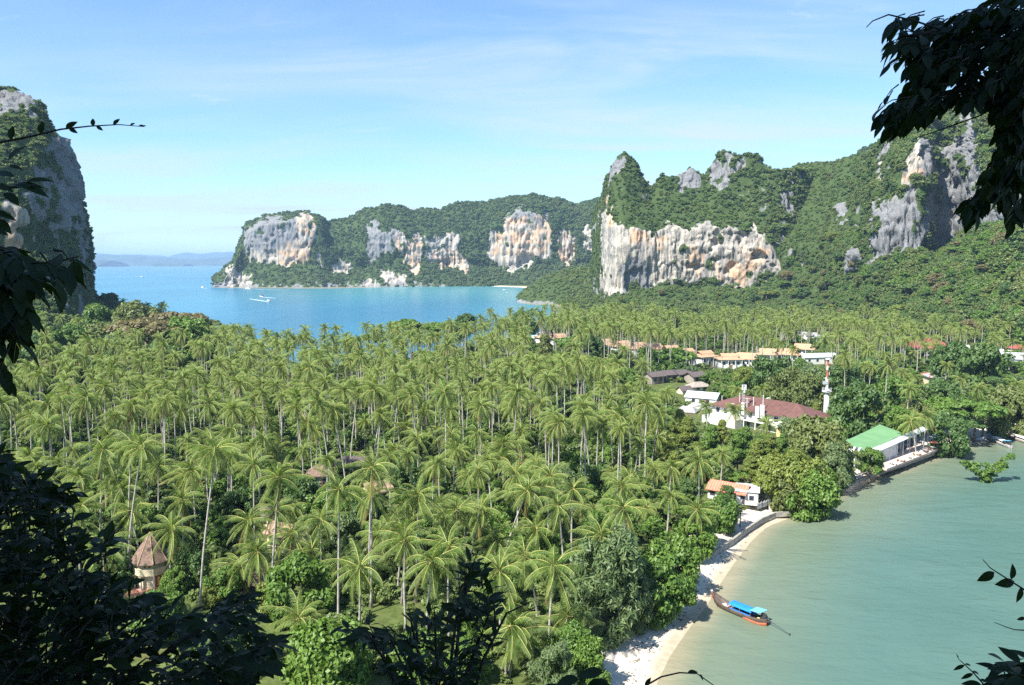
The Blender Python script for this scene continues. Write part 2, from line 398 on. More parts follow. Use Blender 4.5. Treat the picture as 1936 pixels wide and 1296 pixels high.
def massif(name, stations, nu, nv, rocks, stains=(), greys=(), caves=(), flute=3.0, lump=2.0, seed=0, speck=0.25, fl=9.0, back=(60, 160), jit=5.0, bare=None, tufts=0.5):
    P = []
    for x, prof in stations:
        row = [atd(x, y, D) for y, D in prof]
        f0 = row[0]; row.insert(0, Vector((f0.x * 0.985, f0.y * 0.985, -2.5)))
        top = row[-1]; e = Vector((top.x, top.y, 0)).normalized()
        row.append(Vector((top.x + e.x * back[0], top.y + e.y * back[0], top.z * 0.72)))
        row.append(Vector((top.x + e.x * back[1], top.y + e.y * back[1], -2.0)))
        P.append([list(p) for p in row])
    P = np.array(P); P = resample(P, nv, 1, 1); P = resample(P, nu, 0, 2)
    du = np.gradient(P, axis=0); dv_ = np.gradient(P, axis=1); n = np.cross(du, dv_); n /= np.linalg.norm(n, axis=-1, keepdims=True) + 1e-9
    px, py, _ = proj(P)
    j = fbm(P / 14.0, 3, seed + 3); j2 = fbm(P / 14.0 + 77, 3, seed + 4)
    # streaky lower and upper borders of the bare rock
    j3 = fbm(P / 5.0, 2, seed + 5); jx = px + (j + 0.5 * j3) * jit * 1.3; jy = py + (j2 - 0.5 * j3) * jit * 1.5 + fbm(P * np.array([1 / 5., 1 / 5., 1 / 60.]), 2, seed + 8) * jit * 2.2
    rock = np.zeros(px.shape)
    for poly in rocks: rock = np.maximum(rock, in_poly(jx, jy, poly).astype(float))
    tuft = fbm(P / 9.0 * np.array([1, 1, 0.7]), 3, seed + 9); rock = np.where(tuft > tufts, 0.0, rock)
    steep = np.clip((0.75 - n[..., 2]) * 3, 0, 1)
    sp = ridged(P * np.array([1 / 16., 1 / 16., 1 / 26.]), 3, seed + 21) + 0.3 * fbm(P / 45.0, 2, seed + 22)
    rock = np.maximum(rock, np.clip((sp - (1 - speck)) * 4, 0, 0.8) * steep)
    if bare is not None: rock = np.maximum(rock, bare(P, n))
    stain = np.zeros(px.shape); grey = np.zeros(px.shape); cave = np.zeros(px.shape)
    for poly in stains: stain = np.maximum(stain, in_poly(jx, jy, poly).astype(float))
    for poly in greys: grey = np.maximum(grey, in_poly(jx, jy, poly).astype(float))
    grey = np.maximum(grey, (rock < 0.9) * 0.9)
    for poly, dep in caves: cave = np.maximum(cave, in_poly(px + j * 3, py + j2 * 3, poly) * dep)
    for A in (rock, stain, grey, cave):
        for _ in range(1):
            A[1:-1, 1:-1] = (A[:-2, 1:-1] + A[2:, 1:-1] + A[1:-1, :-2] + A[1:-1, 2:] + 2 * A[1:-1, 1:-1]) / 6
    wv = 0.35 * fbm(P / 20.0, 2, seed + 40)[..., None]
    q = P * np.array([1 / fl, 1 / fl, 1 / (fl * 6)]) + wv
    crack = np.exp(-(vnoise(q * 1.25, seed + 41) / 0.10) ** 2) + 0.7 * np.exp(-(vnoise(q * 2.7, seed + 42) / 0.13) ** 2)
    gate = np.clip(0.55 + 1.2 * fbm(P / 30.0, 2, seed + 43), 0, 1)
    pocket = np.clip((fbm(P * np.array([1 / 11., 1 / 11., 1 / 9.]) * (9.0 / fl), 3, seed + 44) - 0.20) * 7, 0, 1)
    ledge = vnoise(P * np.array([1 / 34., 1 / 34., 1 / 5.5]) + wv, seed + 45) * np.clip(0.3 + 1.6 * fbm(P / 40.0, 2, seed + 46), 0, 1)
    k = fl / 9.0; pk = np.clip((px - 1290) / 60, 0.15, 1) if name == 'limestone_cliff' else 1.0; lumpy = 0.55 if name == 'limestone_cliff' else 0.8
    d = rock * (flute * 0.8 * (ridged(q, 3, seed) - 0.2) + flute * lumpy * fbm(P * np.array([1 / 24., 1 / 24., 1 / 36.]) / k, 4, seed + 50) - flute * 0.75 * crack * gate - flute * 0.95 * pocket * pk
              + flute * 0.55 * ledge + flute * 0.45 * (ridged(P * np.array([1 / 4.2, 1 / 4.2, 1 / 24.]) / k, 3, seed + 60) - 0.3) + flute * 0.25 * fbm(P / (2.2 * k), 2, seed + 61))
    d += (1 - rock) * lump * 1.6 * fbm(P / 22.0, 4, seed + 70) - cave
    hn = n * np.array([1, 1, 0.5]); V = P + hn * d[..., None]
    me = mesh_np(name, V.reshape(-1, 3), grid_faces(nu, nv), [M_cliff], {'rock': rock.ravel(), 'stain': stain.ravel(), 'grey': grey.ravel()}, True)
    o = tag(link(name, me), kind='structure')
    return dict(o=o, V=V, rock=rock, n=n)

def scatter_points(ms, count, seed, maxrock=0.3, zmin=0.5, region=None, rear=1.0):
    """random points on the overgrown faces"""
    rg = np.random.default_rng(seed); V, r = ms['V'], ms['rock']
    A = np.linalg.norm(np.cross(V[1:, :-1] - V[:-1, :-1], V[:-1, 1:] - V[:-1, :-1]), axis=-1); w = A * (r[:-1, :-1] < maxrock) * (V[:-1, :-1, 2] > zmin)
    nv = V.shape[1]
    w[:, int(nv * rear):] = 0
    if region is not None: w = w * region(V[:-1, :-1])
    k = rg.choice(w.size, count, p=(w / w.sum()).ravel()); i, j = np.unravel_index(k, w.shape); a, b = rg.random((2, count))
    return V[i, j] + (V[i + 1, j] - V[i, j]) * a[:, None] + (V[i, j + 1] - V[i, j]) * b[:, None]

# main block of the headland in the middle
def st_main(x, base, wb, wt, s1, s2, top, D):
    return (x, [(base, D - 45), (wb + 14, D - 14), (wb, D), ((wb * 2 + wt) / 3, D - 1), ((wb + 2 * wt) / 3, D - 2), (wt, D + 1), (s1, D + 20), (s2, D + 36), (top, D + 50)])
MAIN = massif('limestone_cliff', [
    st_main(1120, 590, 560, 480, 440, 420, 400, 960), st_main(1138, 590, 556, 440, 415, 395, 375, 880),
    st_main(1147, 590, 552, 425, 395, 365, 338, 790), st_main(1160, 592, 550, 428, 395, 350, 306, 762), st_main(1180, 592, 550, 430, 390, 340, 288, 758),
    st_main(1203, 592, 548, 430, 392, 345, 300, 760), st_main(1224, 592, 546, 432, 398, 372, 340, 762), st_main(1233, 592, 545, 432, 398, 374, 350, 764),
    st_main(1250, 592, 540, 432, 400, 368, 328, 766), st_main(1278, 592, 540, 434, 402, 372, 334, 766), st_main(1305, 592, 540, 436, 404, 368, 317, 768),
    st_main(1334, 592, 542, 430, 402, 372, 336, 768), st_main(1347, 592, 543, 428, 400, 360, 305, 766), st_main(1364, 592, 545, 428, 398, 345, 283, 764),
    st_main(1400, 592, 545, 436, 402, 350, 292, 760), st_main(1432, 592, 545, 444, 405, 352, 296, 756), st_main(1450, 592, 542, 452, 410, 362, 316, 752),
    st_main(1478, 592, 538, 500, 440, 375, 322, 748), st_main(1510, 592, 560, 520, 450, 380, 318, 760), st_main(1560, 592, 560, 520, 450, 380, 330, 820)],
    430, 330,
    [[(1136, 400), (1150, 395), (1160, 430), (1200, 436), (1240, 432), (1262, 424), (1300, 438), (1338, 420), (1366, 432), (1392, 424), (1400, 440), (1424, 428), (1440, 444), (1455, 462), (1462, 480), (1484, 500), (1484, 522), (1462, 534), (1440, 520), (1400, 545), (1360, 535), (1330, 530), (1300, 538), (1262, 528), (1225, 545), (1200, 530), (1185, 545), (1160, 560), (1140, 555)],
     [(1162, 304), (1180, 300), (1184, 318), (1176, 330), (1162, 328)], [(1282, 330), (1305, 316), (1322, 330), (1320, 352), (1300, 358), (1285, 350)],
     [(1340, 312), (1362, 300), (1368, 330), (1352, 345), (1340, 340)]],
    [[(1300, 470), (1330, 475), (1330, 520), (1300, 515)], [(1350, 500), (1420, 480), (1440, 530), (1360, 530)], [(1150, 350), (1165, 350), (1165, 420), (1150, 430)], [(1400, 470), (1450, 470), (1450, 530), (1400, 540)], [(1190, 440), (1260, 440), (1260, 470), (1190, 470)]],
    [[(1280, 310), (1325, 310), (1325, 360), (1280, 360)], [(1150, 280), (1200, 280), (1200, 340), (1150, 340)], [(1175, 500), (1230, 500), (1230, 550), (1175, 550)], [(1335, 300), (1370, 300), (1370, 350), (1335, 350)]],
    [([(1420, 482), (1436, 474), (1452, 488), (1440, 494), (1424, 492)], 9), ([(1398, 440), (1416, 436), (1424, 462), (1404, 474), (1396, 460)], 6), ([(1344, 452), (1366, 450), (1372, 462), (1346, 464)], 5), ([(1376, 498), (1392, 496), (1390, 508), (1378, 508)], 5), ([(1180, 520), (1215, 505), (1220, 548), (1185, 552)], 4), ([(1342, 488), (1360, 488), (1360, 494), (1344, 496)], 5), ([(1300, 500), (1330, 503), (1328, 510), (1300, 508)], 5)],
    flute=3.0, lump=3.0, seed=100, speck=0.46, fl=7.0, jit=6)

# far headland across the bay
def st_head(x, base, f1, wb, wt, s1, top, D, dd=(0, 25, 55, 60, 95, 130)):
    return (x, [(base, D + dd[0]), (f1, D + dd[1]), (wb, D + dd[2]), ((wb + wt) / 2, D + dd[2] + 1), (wt, D + dd[3]), (s1, D + dd[4]), (top, D + dd[5])])
HEAD = massif('headland', [
    st_head(402, 546, 543, 540, 536, 533, 529, 1668, (0, 6, 12, 16, 26, 36)), st_head(425, 546, 542, 536, 520, 512, 506, 1662, (0, 8, 14, 18, 36, 55)),
    st_head(440, 546, 538, 520, 505, 500, 494, 1664, (0, 10, 20, 26, 45, 65)), st_head(458, 546, 535, 496, 470, 455, 446, 1668), st_head(468, 546, 532, 496, 440, 430, 420, 1665),
    st_head(500, 546, 528, 498, 425, 414, 408, 1660), st_head(540, 546, 526, 500, 420, 410, 403, 1655), st_head(575, 546, 526, 502, 415, 406, 399, 1655), st_head(600, 546, 526, 500, 425, 412, 405, 1660),
    st_head(622, 546, 528, 510, 470, 440, 421, 1670), st_head(648, 546, 528, 512, 470, 436, 412, 1680), st_head(668, 545, 527, 512, 470, 430, 408, 1682), st_head(690, 545, 526, 512, 450, 416, 394, 1680),
    st_head(720, 545, 524, 512, 440, 410, 388, 1675), st_head(760, 544, 522, 500, 440, 410, 389, 1680), st_head(785, 544, 520, 500, 446, 418, 399, 1690), st_head(798, 543, 518, 498, 446, 415, 392, 1695),
    st_head(830, 543, 518, 498, 446, 416, 396, 1705), st_head(850, 543, 518, 496, 450, 410, 384, 1712), st_head(885, 543, 522, 498, 450, 412, 382, 1722), st_head(920, 543, 520, 505, 440, 406, 381, 1728),
    st_head(950, 544, 522, 508, 420, 398, 376, 1722), st_head(985, 544, 524, 508, 402, 386, 370, 1715), st_head(1015, 545, 524, 506, 404, 388, 368, 1715), st_head(1040, 545, 522, 500, 425, 392, 372, 1720),
    st_head(1065, 545, 520, 498, 440, 400, 380, 1725), st_head(1088, 545, 518, 498, 440, 404, 388, 1730), st_head(1112, 545, 516, 500, 430, 400, 383, 1725), st_head(1140, 545, 516, 505, 425, 395, 374, 1715), st_head(1165, 545, 516, 505, 440, 400, 372, 1725),
    st_head(1210, 545, 516, 505, 440, 420, 400, 1760)],
    560, 230,
    [[(426, 512), (440, 505), (455, 518), (478, 518), (475, 540), (440, 545), (424, 540)], [(404, 534), (432, 536), (432, 546), (402, 546)],
     [(462, 440), (475, 425), (500, 412), (520, 408), (545, 420), (560, 405), (588, 402), (600, 440), (588, 460), (588, 490), (560, 496), (540, 505), (520, 495), (490, 495), (470, 495), (462, 470)],
     [(597, 480), (607, 483), (608, 506), (600, 500)], [(628, 496), (650, 490), (664, 500), (660, 516), (630, 516)],
     [(692, 430), (715, 415), (720, 440), (750, 430), (762, 440), (775, 460), (795, 432), (800, 470), (796, 490), (788, 520), (776, 518), (770, 495), (745, 475), (720, 480), (700, 500), (692, 470)],
     [(804, 452), (830, 446), (868, 440), (866, 475), (886, 490), (884, 522), (872, 520), (866, 506), (850, 500), (838, 512), (828, 500), (806, 496)],
     [(720, 515), (735, 512), (770, 524), (772, 542), (740, 542), (724, 530)], [(680, 532), (700, 530), (720, 540), (690, 545)],
     [(922, 440), (950, 436), (955, 405), (985, 396), (1008, 400), (1032, 405), (1040, 440), (1046, 465), (1040, 485), (1010, 495), (985, 512), (960, 512), (935, 498), (922, 490)],
     [(1050, 440), (1072, 436), (1088, 452), (1090, 490), (1078, 498), (1066, 508), (1056, 480)], [(1100, 432), (1120, 424), (1128, 440), (1124, 470), (1112, 484), (1102, 470)], [(1122, 460), (1142, 440), (1146, 490), (1124, 500)],
     [(405, 541), (560, 541), (690, 540), (845, 537), (845, 545), (405, 548)]],
    [[(560, 412), (600, 402), (600, 440), (566, 440)], [(530, 460), (596, 455), (590, 500), (530, 500)], [(740, 440), (800, 440), (800, 520), (750, 520)], [(820, 470), (890, 470), (890, 525), (820, 515)], [(930, 410), (1040, 410), (1040, 480), (930, 480)], [(1050, 440), (1090, 440), (1090, 500), (1050, 500)]],
    [[(460, 400), (560, 400), (560, 460), (460, 480)], [(690, 410), (760, 410), (760, 460), (690, 500)], [(404, 530), (432, 530), (432, 546), (404, 546)], [(950, 395), (1035, 395), (1035, 425), (950, 425)], [(400, 541), (845, 537), (845, 548), (400, 548)]],
    [([(978, 490), (990, 480), (1010, 482), (1012, 494), (990, 504), (976, 506)], 14), ([(836, 492), (850, 490), (856, 504), (840, 508)], 12), ([(810, 492), (832, 492), (830, 498), (812, 497)], 8), ([(978, 440), (992, 436), (994, 450), (980, 452)], 8)],
    flute=5.0, lump=6.0, seed=200, speck=0.30, fl=14.0, back=(150, 350), jit=5, tufts=0.42)

# right hand mountain
def st_right(x, base, D0, f1, D1, foot, D2, wt, D3, s1, D4, top, D5):
    return (x, [(base, D0), ((base + f1) / 2, (D0 + D1) / 2), (f1, D1), (foot, D2), ((foot + wt) / 2, D2 + 1), (wt, D3), (s1, D4), (top, D5)])
RIGHT = massif('karst_mountain', [
    st_right(1440, 592, 690, 560, 730, 520, 770, 450, 800, 380, 850, 330, 890), st_right(1475, 592, 680, 555, 715, 510, 750, 440, 790, 370, 840, 324, 880),
    st_right(1505, 592, 660, 552, 700, 505, 735, 430, 775, 365, 825, 311, 870), st_right(1550, 594, 640, 550, 675, 505, 705, 430, 755, 360, 810, 303, 855),
    st_right(1580, 595, 620, 550, 650, 520, 670, 430, 720, 370, 780, 300, 840), st_right(1610, 596, 600, 545, 632, 518, 645, 440, 690, 372, 760, 296, 825),
    st_right(1640, 597, 580, 540, 610, 515, 622, 420, 655, 360, 720, 292, 800), st_right(1655, 598, 560, 530, 585, 500, 598, 395, 612, 345, 650, 284, 730),
    st_right(1680, 600, 530, 520, 575, 492, 590, 360, 604, 320, 625, 262, 690), st_right(1712, 602, 500, 520, 560, 486, 586, 320, 602, 285, 615, 246, 660),
    st_right(1740, 605, 480, 520, 550, 480, 586, 285, 604, 260, 615, 226, 650), st_right(1757, 606, 470, 515, 545, 474, 600, 300, 612, 265, 625, 216, 655),
    st_right(1768, 606, 465, 512, 540, 474, 650, 320, 658, 270, 662, 210, 680), st_right(1800, 608, 450, 505, 525, 462, 652, 290, 658, 250, 665, 205, 680), st_right(1830, 610, 440, 498, 515, 448, 610, 290, 616, 250, 630, 196, 655),
    st_right(1860, 612, 430, 490, 500, 436, 565, 330, 575, 270, 595, 186, 630), st_right(1900, 614, 415, 470, 480, 420, 540, 330, 550, 270, 575, 172, 610), st_right(1950, 616, 400, 450, 460, 400, 520, 320, 530, 250, 555, 160, 590),
    st_right(2040, 620, 380, 440, 430, 380, 490, 300, 500, 220, 530, 150, 570), st_right(2250, 620, 370, 440, 420, 380, 480, 300, 490, 220, 520, 150, 560)],
    400, 280,
    [[(1648, 450), (1655, 395), (1690, 375), (1705, 330), (1722, 280), (1738, 262), (1768, 262), (1768, 320), (1745, 330), (1730, 340), (1740, 400), (1755, 460), (1735, 478), (1690, 482), (1665, 500), (1648, 500)],
     [(1594, 480), (1612, 462), (1624, 465), (1622, 500), (1600, 522), (1592, 515)], [(1580, 388), (1596, 382), (1606, 395), (1602, 430), (1586, 426)],
     [(1764, 270), (1790, 280), (1812, 225), (1836, 215), (1856, 250), (1850, 320), (1900, 310), (1950, 320), (1950, 400), (1860, 425), (1830, 440), (1800, 460), (1756, 478), (1742, 440), (1760, 340)],
     [(1480, 345), (1500, 340), (1505, 362), (1485, 368)], [(1660, 300), (1672, 320), (1664, 350), (1656, 340)]],
    [[(1715, 290), (1760, 300), (1750, 340), (1700, 345)], [(1680, 350), (1700, 350), (1690, 375), (1676, 372)]],
    [[(1640, 360), (1760, 350), (1760, 500), (1640, 510)], [(1740, 220), (1940, 220), (1940, 480), (1740, 480)], [(1570, 370), (1640, 370), (1640, 530), (1570, 530)], [(1470, 330), (1520, 330), (1520, 380), (1470, 380)]],
    [([(1672, 445), (1690, 435), (1700, 470), (1680, 480)], 4)],
    flute=3.8, lump=5.5, seed=300, speck=0.36, fl=8.0, jit=7, tufts=0.25)

# left hand tower
def st_left(x, base, D0, f1, D1, wb, D2, wt, D3, s1, D4, top, D5):
    return (x, [(base, D0), (f1, D1), (wb, D2), ((wb + wt) / 2, D2 - 1), (wt, D3), (s1, D4), (top, D5)])
LEFT = massif('limestone_tower', [
    st_left(-420, 700, 330, 560, 380, 480, 400, 330, 410, 200, 440, 80, 470), st_left(-250, 690, 350, 560, 395, 480, 418, 320, 425, 190, 450, 90, 480),
    st_left(-120, 680, 370, 560, 410, 478, 430, 330, 436, 200, 460, 120, 490), st_left(-40, 675, 385, 560, 420, 475, 436, 310, 440, 210, 470, 145, 500), st_left(0, 672, 395, 556, 430, 470, 442, 310, 447, 230, 470, 164, 498),
    st_left(35, 668, 400, 550, 435, 460, 448, 320, 454, 240, 475, 170, 500), st_left(62, 665, 405, 545, 440, 455, 455, 330, 460, 255, 478, 182, 500), st_left(80, 663, 410, 540, 445, 450, 462, 345, 466, 270, 482, 205, 500),
    st_left(100, 660, 415, 536, 452, 450, 470, 350, 474, 290, 488, 240, 502), st_left(122, 656, 425, 534, 462, 455, 480, 360, 484, 310, 494, 262, 505), st_left(144, 652, 440, 540, 476, 480, 492, 385, 496, 345, 504, 306, 512),
    st_left(151, 648, 470, 560, 494, 505, 506, 420, 509, 392, 514, 365, 520), st_left(160, 646, 500, 575, 518, 520, 524, 450, 526, 425, 530, 400, 534), st_left(165, 644, 530, 575, 545, 530, 548, 470, 550, 445, 552, 425, 556),
    st_left(166, 642, 570, 580, 580, 540, 584, 490, 586, 470, 588, 450, 592), st_left(160, 640, 640, 590, 650, 560, 655, 520, 660, 500, 665, 480, 670)],
    300, 260,
    [[(-60, 400), (20, 385), (46, 395), (60, 430), (66, 455), (78, 465), (30, 468), (-60, 470)], [(30, 310), (60, 305), (98, 320), (100, 340), (36, 345)], [(-40, 170), (40, 168), (75, 205), (86, 236), (60, 225), (40, 200), (10, 215), (-40, 230)],
     [(88, 250), (122, 262), (150, 320), (165, 400), (178, 430), (178, 500), (168, 520), (156, 500), (140, 440), (136, 420), (112, 380), (108, 345), (92, 300)], [(40, 360), (100, 345), (130, 380), (136, 440), (100, 440), (60, 400)]],
    [[(20, 440), (90, 440), (90, 475), (20, 475)], [(-60, 400), (30, 400), (30, 470), (-60, 470)]],
    [[(25, 300), (180, 240), (180, 540), (100, 540), (100, 350), (25, 350)], [(-60, 160), (90, 160), (90, 240), (-60, 240)], [(40, 340), (140, 340), (140, 450), (50, 420)]],
    [], flute=3.2, lump=2.5, seed=400, speck=0.42, fl=6.0, back=(40, 120), jit=6, tufts=0.22)

# wooded spur in the sea behind the tower
SPUR = massif('wooded_spur', [(150, [(612, 560), (590, 570), (560, 580), (540, 590)]), (176, [(612, 565), (592, 572), (568, 582), (546, 590)]), (186, [(612, 568), (596, 575), (580, 582), (566, 590)]), (198, [(612, 570), (590, 578), (570, 585), (556, 592)]),
    (214, [(612, 572), (592, 580), (574, 586), (556, 594)]), (228, [(612, 575), (602, 580), (592, 586), (572, 594)]), (238, [(616, 580), (614, 584), (612, 588), (608, 594)])], 50, 40, [], lump=1.5, seed=450, speck=0.0, back=(15, 40))
# low ridge behind the right hand mountain
RIDGE = massif('far_ridge', [(1560, [(420, 1150), (350, 1200), (312, 1260)]), (1600, [(420, 1140), (340, 1200), (300, 1260)]), (1640, [(400, 1140), (320, 1200), (276, 1260)]), (1680, [(400, 1140), (310, 1200), (256, 1260)]), (1730, [(400, 1140), (300, 1200), (244, 1260)]), (1800, [(400, 1150), (300, 1200), (230, 1270)])], 70, 50, [], lump=6, seed=470, speck=0.12, back=(100, 250))
# cape with a rocky foot in the bay
CAPE = massif('rocky_cape', [(978, [(577, 1005), (573, 1012), (570, 1020), (566, 1030)]), (990, [(577, 1000), (570, 1012), (562, 1025), (550, 1040)]), (1010, [(579, 985), (570, 1000), (556, 1020), (536, 1050)]), (1040, [(580, 975), (568, 990), (545, 1015), (520, 1050)]), (1080, [(585, 950), (568, 980), (540, 1010), (505, 1060)]), (1120, [(590, 930), (568, 960), (535, 1000), (505, 1060)]), (1160, [(590, 930), (568, 960), (545, 1000), (520, 1060)])], 90, 60,
    [[(976, 567), (1000, 570), (1048, 572), (1048, 582), (976, 582)]], greys=[[(970, 560), (1050, 560), (1050, 585), (970, 585)]], lump=3, seed=490, speck=0.0, back=(60, 140), jit=2)

# hills across the open sea
def mat_hills():
    m, nt, N, L, out = new_mat('far_hill_forest'); g = NT(nt); n = g.noise(g.pos(), 0.004, 5, 0.65)
    g.bsdf(out, g.mix(g.rng(n, 0.3, 0.7), (0.02, 0.04, 0.02), (0.06, 0.085, 0.035)), 1.0, None, 0, 0); return m
M_hills = mat_hills()
def hills(D, x0, x1, ytop, seed, amp, w):
    nu, nv = 220, 14; P = np.zeros((nu, nv, 3))
    for i, x in enumerate(np.linspace(x0, x1, nu)):
        t = ytop + amp * fbm(np.array([x / 60.0, seed, 0.]), 4, seed); t = min(t, 501); p = atd(x, t, D)
        for j in range(nv):
            s = j / (nv - 1); P[i, j] = (p.x, D - w + 2 * w * s, -3 + (p.z + 3) * math.sin(math.pi * s) ** 0.8)
    P[..., 2] += 14 * fbm(P / 260.0, 3, seed) * (P[..., 2] > 5)
    me = mesh_np('far_hills', P.reshape(-1, 3), grid_faces(nu, nv), [M_hills], None, True); return tag(link('far_hills', me), kind='structure')
hills(15000, -300, 900, 486.5, 3, 9, 700); hills(19500, -500, 1100, 482, 5, 9, 800); hills(11500, -200, 215, 494, 9, 3, 500); hills(12500, 300, 356, 499.5, 12, 2, 250)

# hillside the viewpoint stands on (left, behind and below the camera)
def hillside():
    n = 70; xs_ = np.linspace(-110, 110, n); ys_ = np.linspace(-110, 84, n); HX, HY = np.meshgrid(xs_, ys_, indexing='ij')
    s = -(HX * -SUN_AZ[0] + HY * -SUN_AZ[1]); p = HX * SUN_AZ[1] - HY * SUN_AZ[0]; p = -p
    up = np.clip(s - 2.5, 0, 26) * 2.2 * np.clip(1.35 - np.abs(p) / 34, 0, 1)  # unseen rise towards the sun, shaped to cast shade on the near leaves
    dn = np.where(HY > 0, -0.64 * HY, 0.0) - np.where(HX > 0, 0.35 * HX, 0) - np.clip(np.abs(HX) - 30, 0, 200) * 0.5 * (HY > -40)
    z = np.maximum(48.2 + up + dn + 1.2 * fbm(np.stack([HX / 14, HY / 14, HX * 0], -1), 3, 8) * (np.hypot(HX, HY) > 9), -1.5)
    me = mesh_np('hillside', np.stack([HX.ravel(), HY.ravel(), z.ravel()], 1), grid_faces(n, n), [M_cliff], {'rock': np.clip(up.ravel() / 30 - 0.3, 0, 1), 'grey': np.ones(n * n), 'stain': np.zeros(n * n)}, True)
    tag(link('hillside', me), kind='structure')
hillside()

# ------------------------------------------------------------------ air
def haze():
    m, nt, N, L, out = new_mat('sea_air'); v = N('ShaderNodeVolumePrincipled'); v.inputs['Color'].default_value = (0.46, 0.70, 1.0, 1)
    v.inputs['Density'].default_value = 0.000075; v.inputs['Anisotropy'].default_value = 0.0; L(v.outputs[0], out.inputs['Volume'])
    b = MB(); b.box((0, 12000, 145), (60000, 60000, 300 + 0.0)); o = b.build('haze', m); tag(o, 'thin pale sea haze filling the air over bay and hills', None, None, 'stuff')
haze()
# ------------------------------------------------------------------ plant meshes
M_palm = leaf_mat('palm_leaflets', (0.080, 0.168, 0.028), (0.175, 0.258, 0.050), (0.24, 0.295, 0.09), 0.42, 0.5, 0.22)
M_palm_old = leaf_mat('palm_leaflets_old', (0.22, 0.20, 0.05), (0.26, 0.21, 0.06), (0.30, 0.20, 0.08), 0.25, 0.5, 0.4)
M_rib = simple('palm_frond_rib', (0.40, 0.39, 0.12), 0.5, 0.2, 4)
M_bark = simple('palm_bark', (0.40, 0.37, 0.32), 0.85, 0.35, 2.2, 0.5, streak=False)
M_wood = simple('tree_bark', (0.17, 0.14, 0.11), 0.9, 0.35, 2.5, 0.5)
M_nut = simple('coconut_husk', (0.30, 0.22, 0.06), 0.6, 0.3, 3)
M_leaf = {
    'bright': leaf_mat('leaves_bright_green', (0.072, 0.152, 0.026), (0.123, 0.217, 0.032), (0.174, 0.261, 0.051)),
    'dark': leaf_mat('leaves_dark_green', (0.054, 0.116, 0.030), (0.088, 0.158, 0.042), (0.135, 0.205, 0.056)),
    'olive': leaf_mat('leaves_olive', (0.105, 0.145, 0.036), (0.150, 0.185, 0.050), (0.19, 0.215, 0.07)),
    'brown': leaf_mat('leaves_brownish', (0.152, 0.133, 0.058), (0.196, 0.167, 0.070), (0.232, 0.203, 0.087)),
    'grey': leaf_mat('leaves_grey_green', (0.105, 0.165, 0.062), (0.145, 0.205, 0.078), (0.18, 0.24, 0.095)),
    'yellow': leaf_mat('leaves_yellow_green', (0.135, 0.185, 0.030), (0.180, 0.225, 0.040), (0.23, 0.265, 0.06)),
    'mixed': leaf_mat('leaves_of_the_slopes', (0.066, 0.122, 0.032), (0.165, 0.215, 0.058), (0.19, 0.24, 0.072)),
    'far': leaf_mat('leaves_of_the_far_slopes', (0.062, 0.114, 0.038), (0.135, 0.182, 0.058), (0.16, 0.21, 0.07)),
}
def frond_np(L, elev, droop, seed, nl=20, old=False, ll=0.95, lw=0.15):
    """one frond heading +x from the origin: verts, tri, quad, with material 0 leaflet 1 rib"""
    r = random.Random(seed); n = 9; pts = [Vector((0, 0, 0))]; tans = []; yaw = r.uniform(-0.7, 0.7)
    for i in range(n):
        s = (i + 0.5) / n; a = elev - droop * s ** 1.25
        t = Vector((math.cos(a), math.sin(yaw) * s * 0.5, math.sin(a))).normalized(); tans.append(t); pts.append(pts[-1] + t * (L / n))
    tans.append(tans[-1]); V, T, Q, mT, mQ = [], [], [], [], []
    for i, p in enumerate(pts):
        w = 0.075 * (1 - 0.75 * i / n); s = Vector((0, 1, 0)); u = tans[i].cross(s)
        V += [p + s * w, p - s * w, p - u * w * -1.2]
    for i in range(n):
        for k in range(3):
            a, b = i * 3 + k, i * 3 + (k + 1) % 3; Q.append((a, b, b + 3, a + 3)); mQ.append(1)
    for j in range(nl):
        s = 0.12 + 0.87 * j / (nl - 1); f = s * n; i = min(int(f), n - 1); p = pts[i].lerp(pts[i + 1], f - i); t = tans[i]
        ln = ll * (0.55 + 0.45 * math.sin(min(1, s * 1.7) * math.pi / 2)) * (1 - 0.55 * max(0, s - 0.55) / 0.45)
        for sd in (-1, 1):
            hang = 0.65 + 0.55 * r.random() + (0.5 if old else 0)
            d = (Vector((0, sd, 0)) * 0.9 + t * (0.55 + 0.5 * s) + Vector((0, 0, -hang * 0.6))).normalized(); d2 = (d + Vector((0, 0, -0.55 * hang))).normalized()
            o = len(V); q1 = p + d * ln * 0.55; q2 = q1 + d2 * ln * 0.55
            V += [p - t * lw * .5, p + t * lw * .5, q1 + t * lw * .45, q1 - t * lw * .45, q2]
            Q.append((o, o + 1, o + 2, o + 3)); mQ.append(0); T.append((o + 3, o + 2, o + 4)); mT.append(0)
    return np.array([tuple(v) for v in V]), T, Q, mT, mQ
def rotz(v, a):
    c, s = math.cos(a), math.sin(a); o = v.copy(); o[:, 0] = v[:, 0] * c - v[:, 1] * s; o[:, 1] = v[:, 0] * s + v[:, 1] * c; return o
def palm_spec(seed, n=26):
    """azimuth, elevation, length, droop, old of each frond; the wind pulls the crown a little to one side"""
    r = random.Random(seed); S = []; az = r.uniform(0, 6.28); a0 = r.uniform(0, 6.28)
    for k in range(n):
        f = k / (n - 1); az += 2.399
        el = math.radians(86 - 138 * f ** 0.9 + r.uniform(-13, 13) + 13 * math.cos(az - a0)); L = r.uniform(3.3, 4.7) * (0.75 + 0.25 * min(1, f * 4))
        S.append((az + r.uniform(-.3, .3), el, L, 1.25 + 0.9 * r.random() - 0.55 * f * 1.2, f > 0.90 and r.random() < 0.65))
    return S
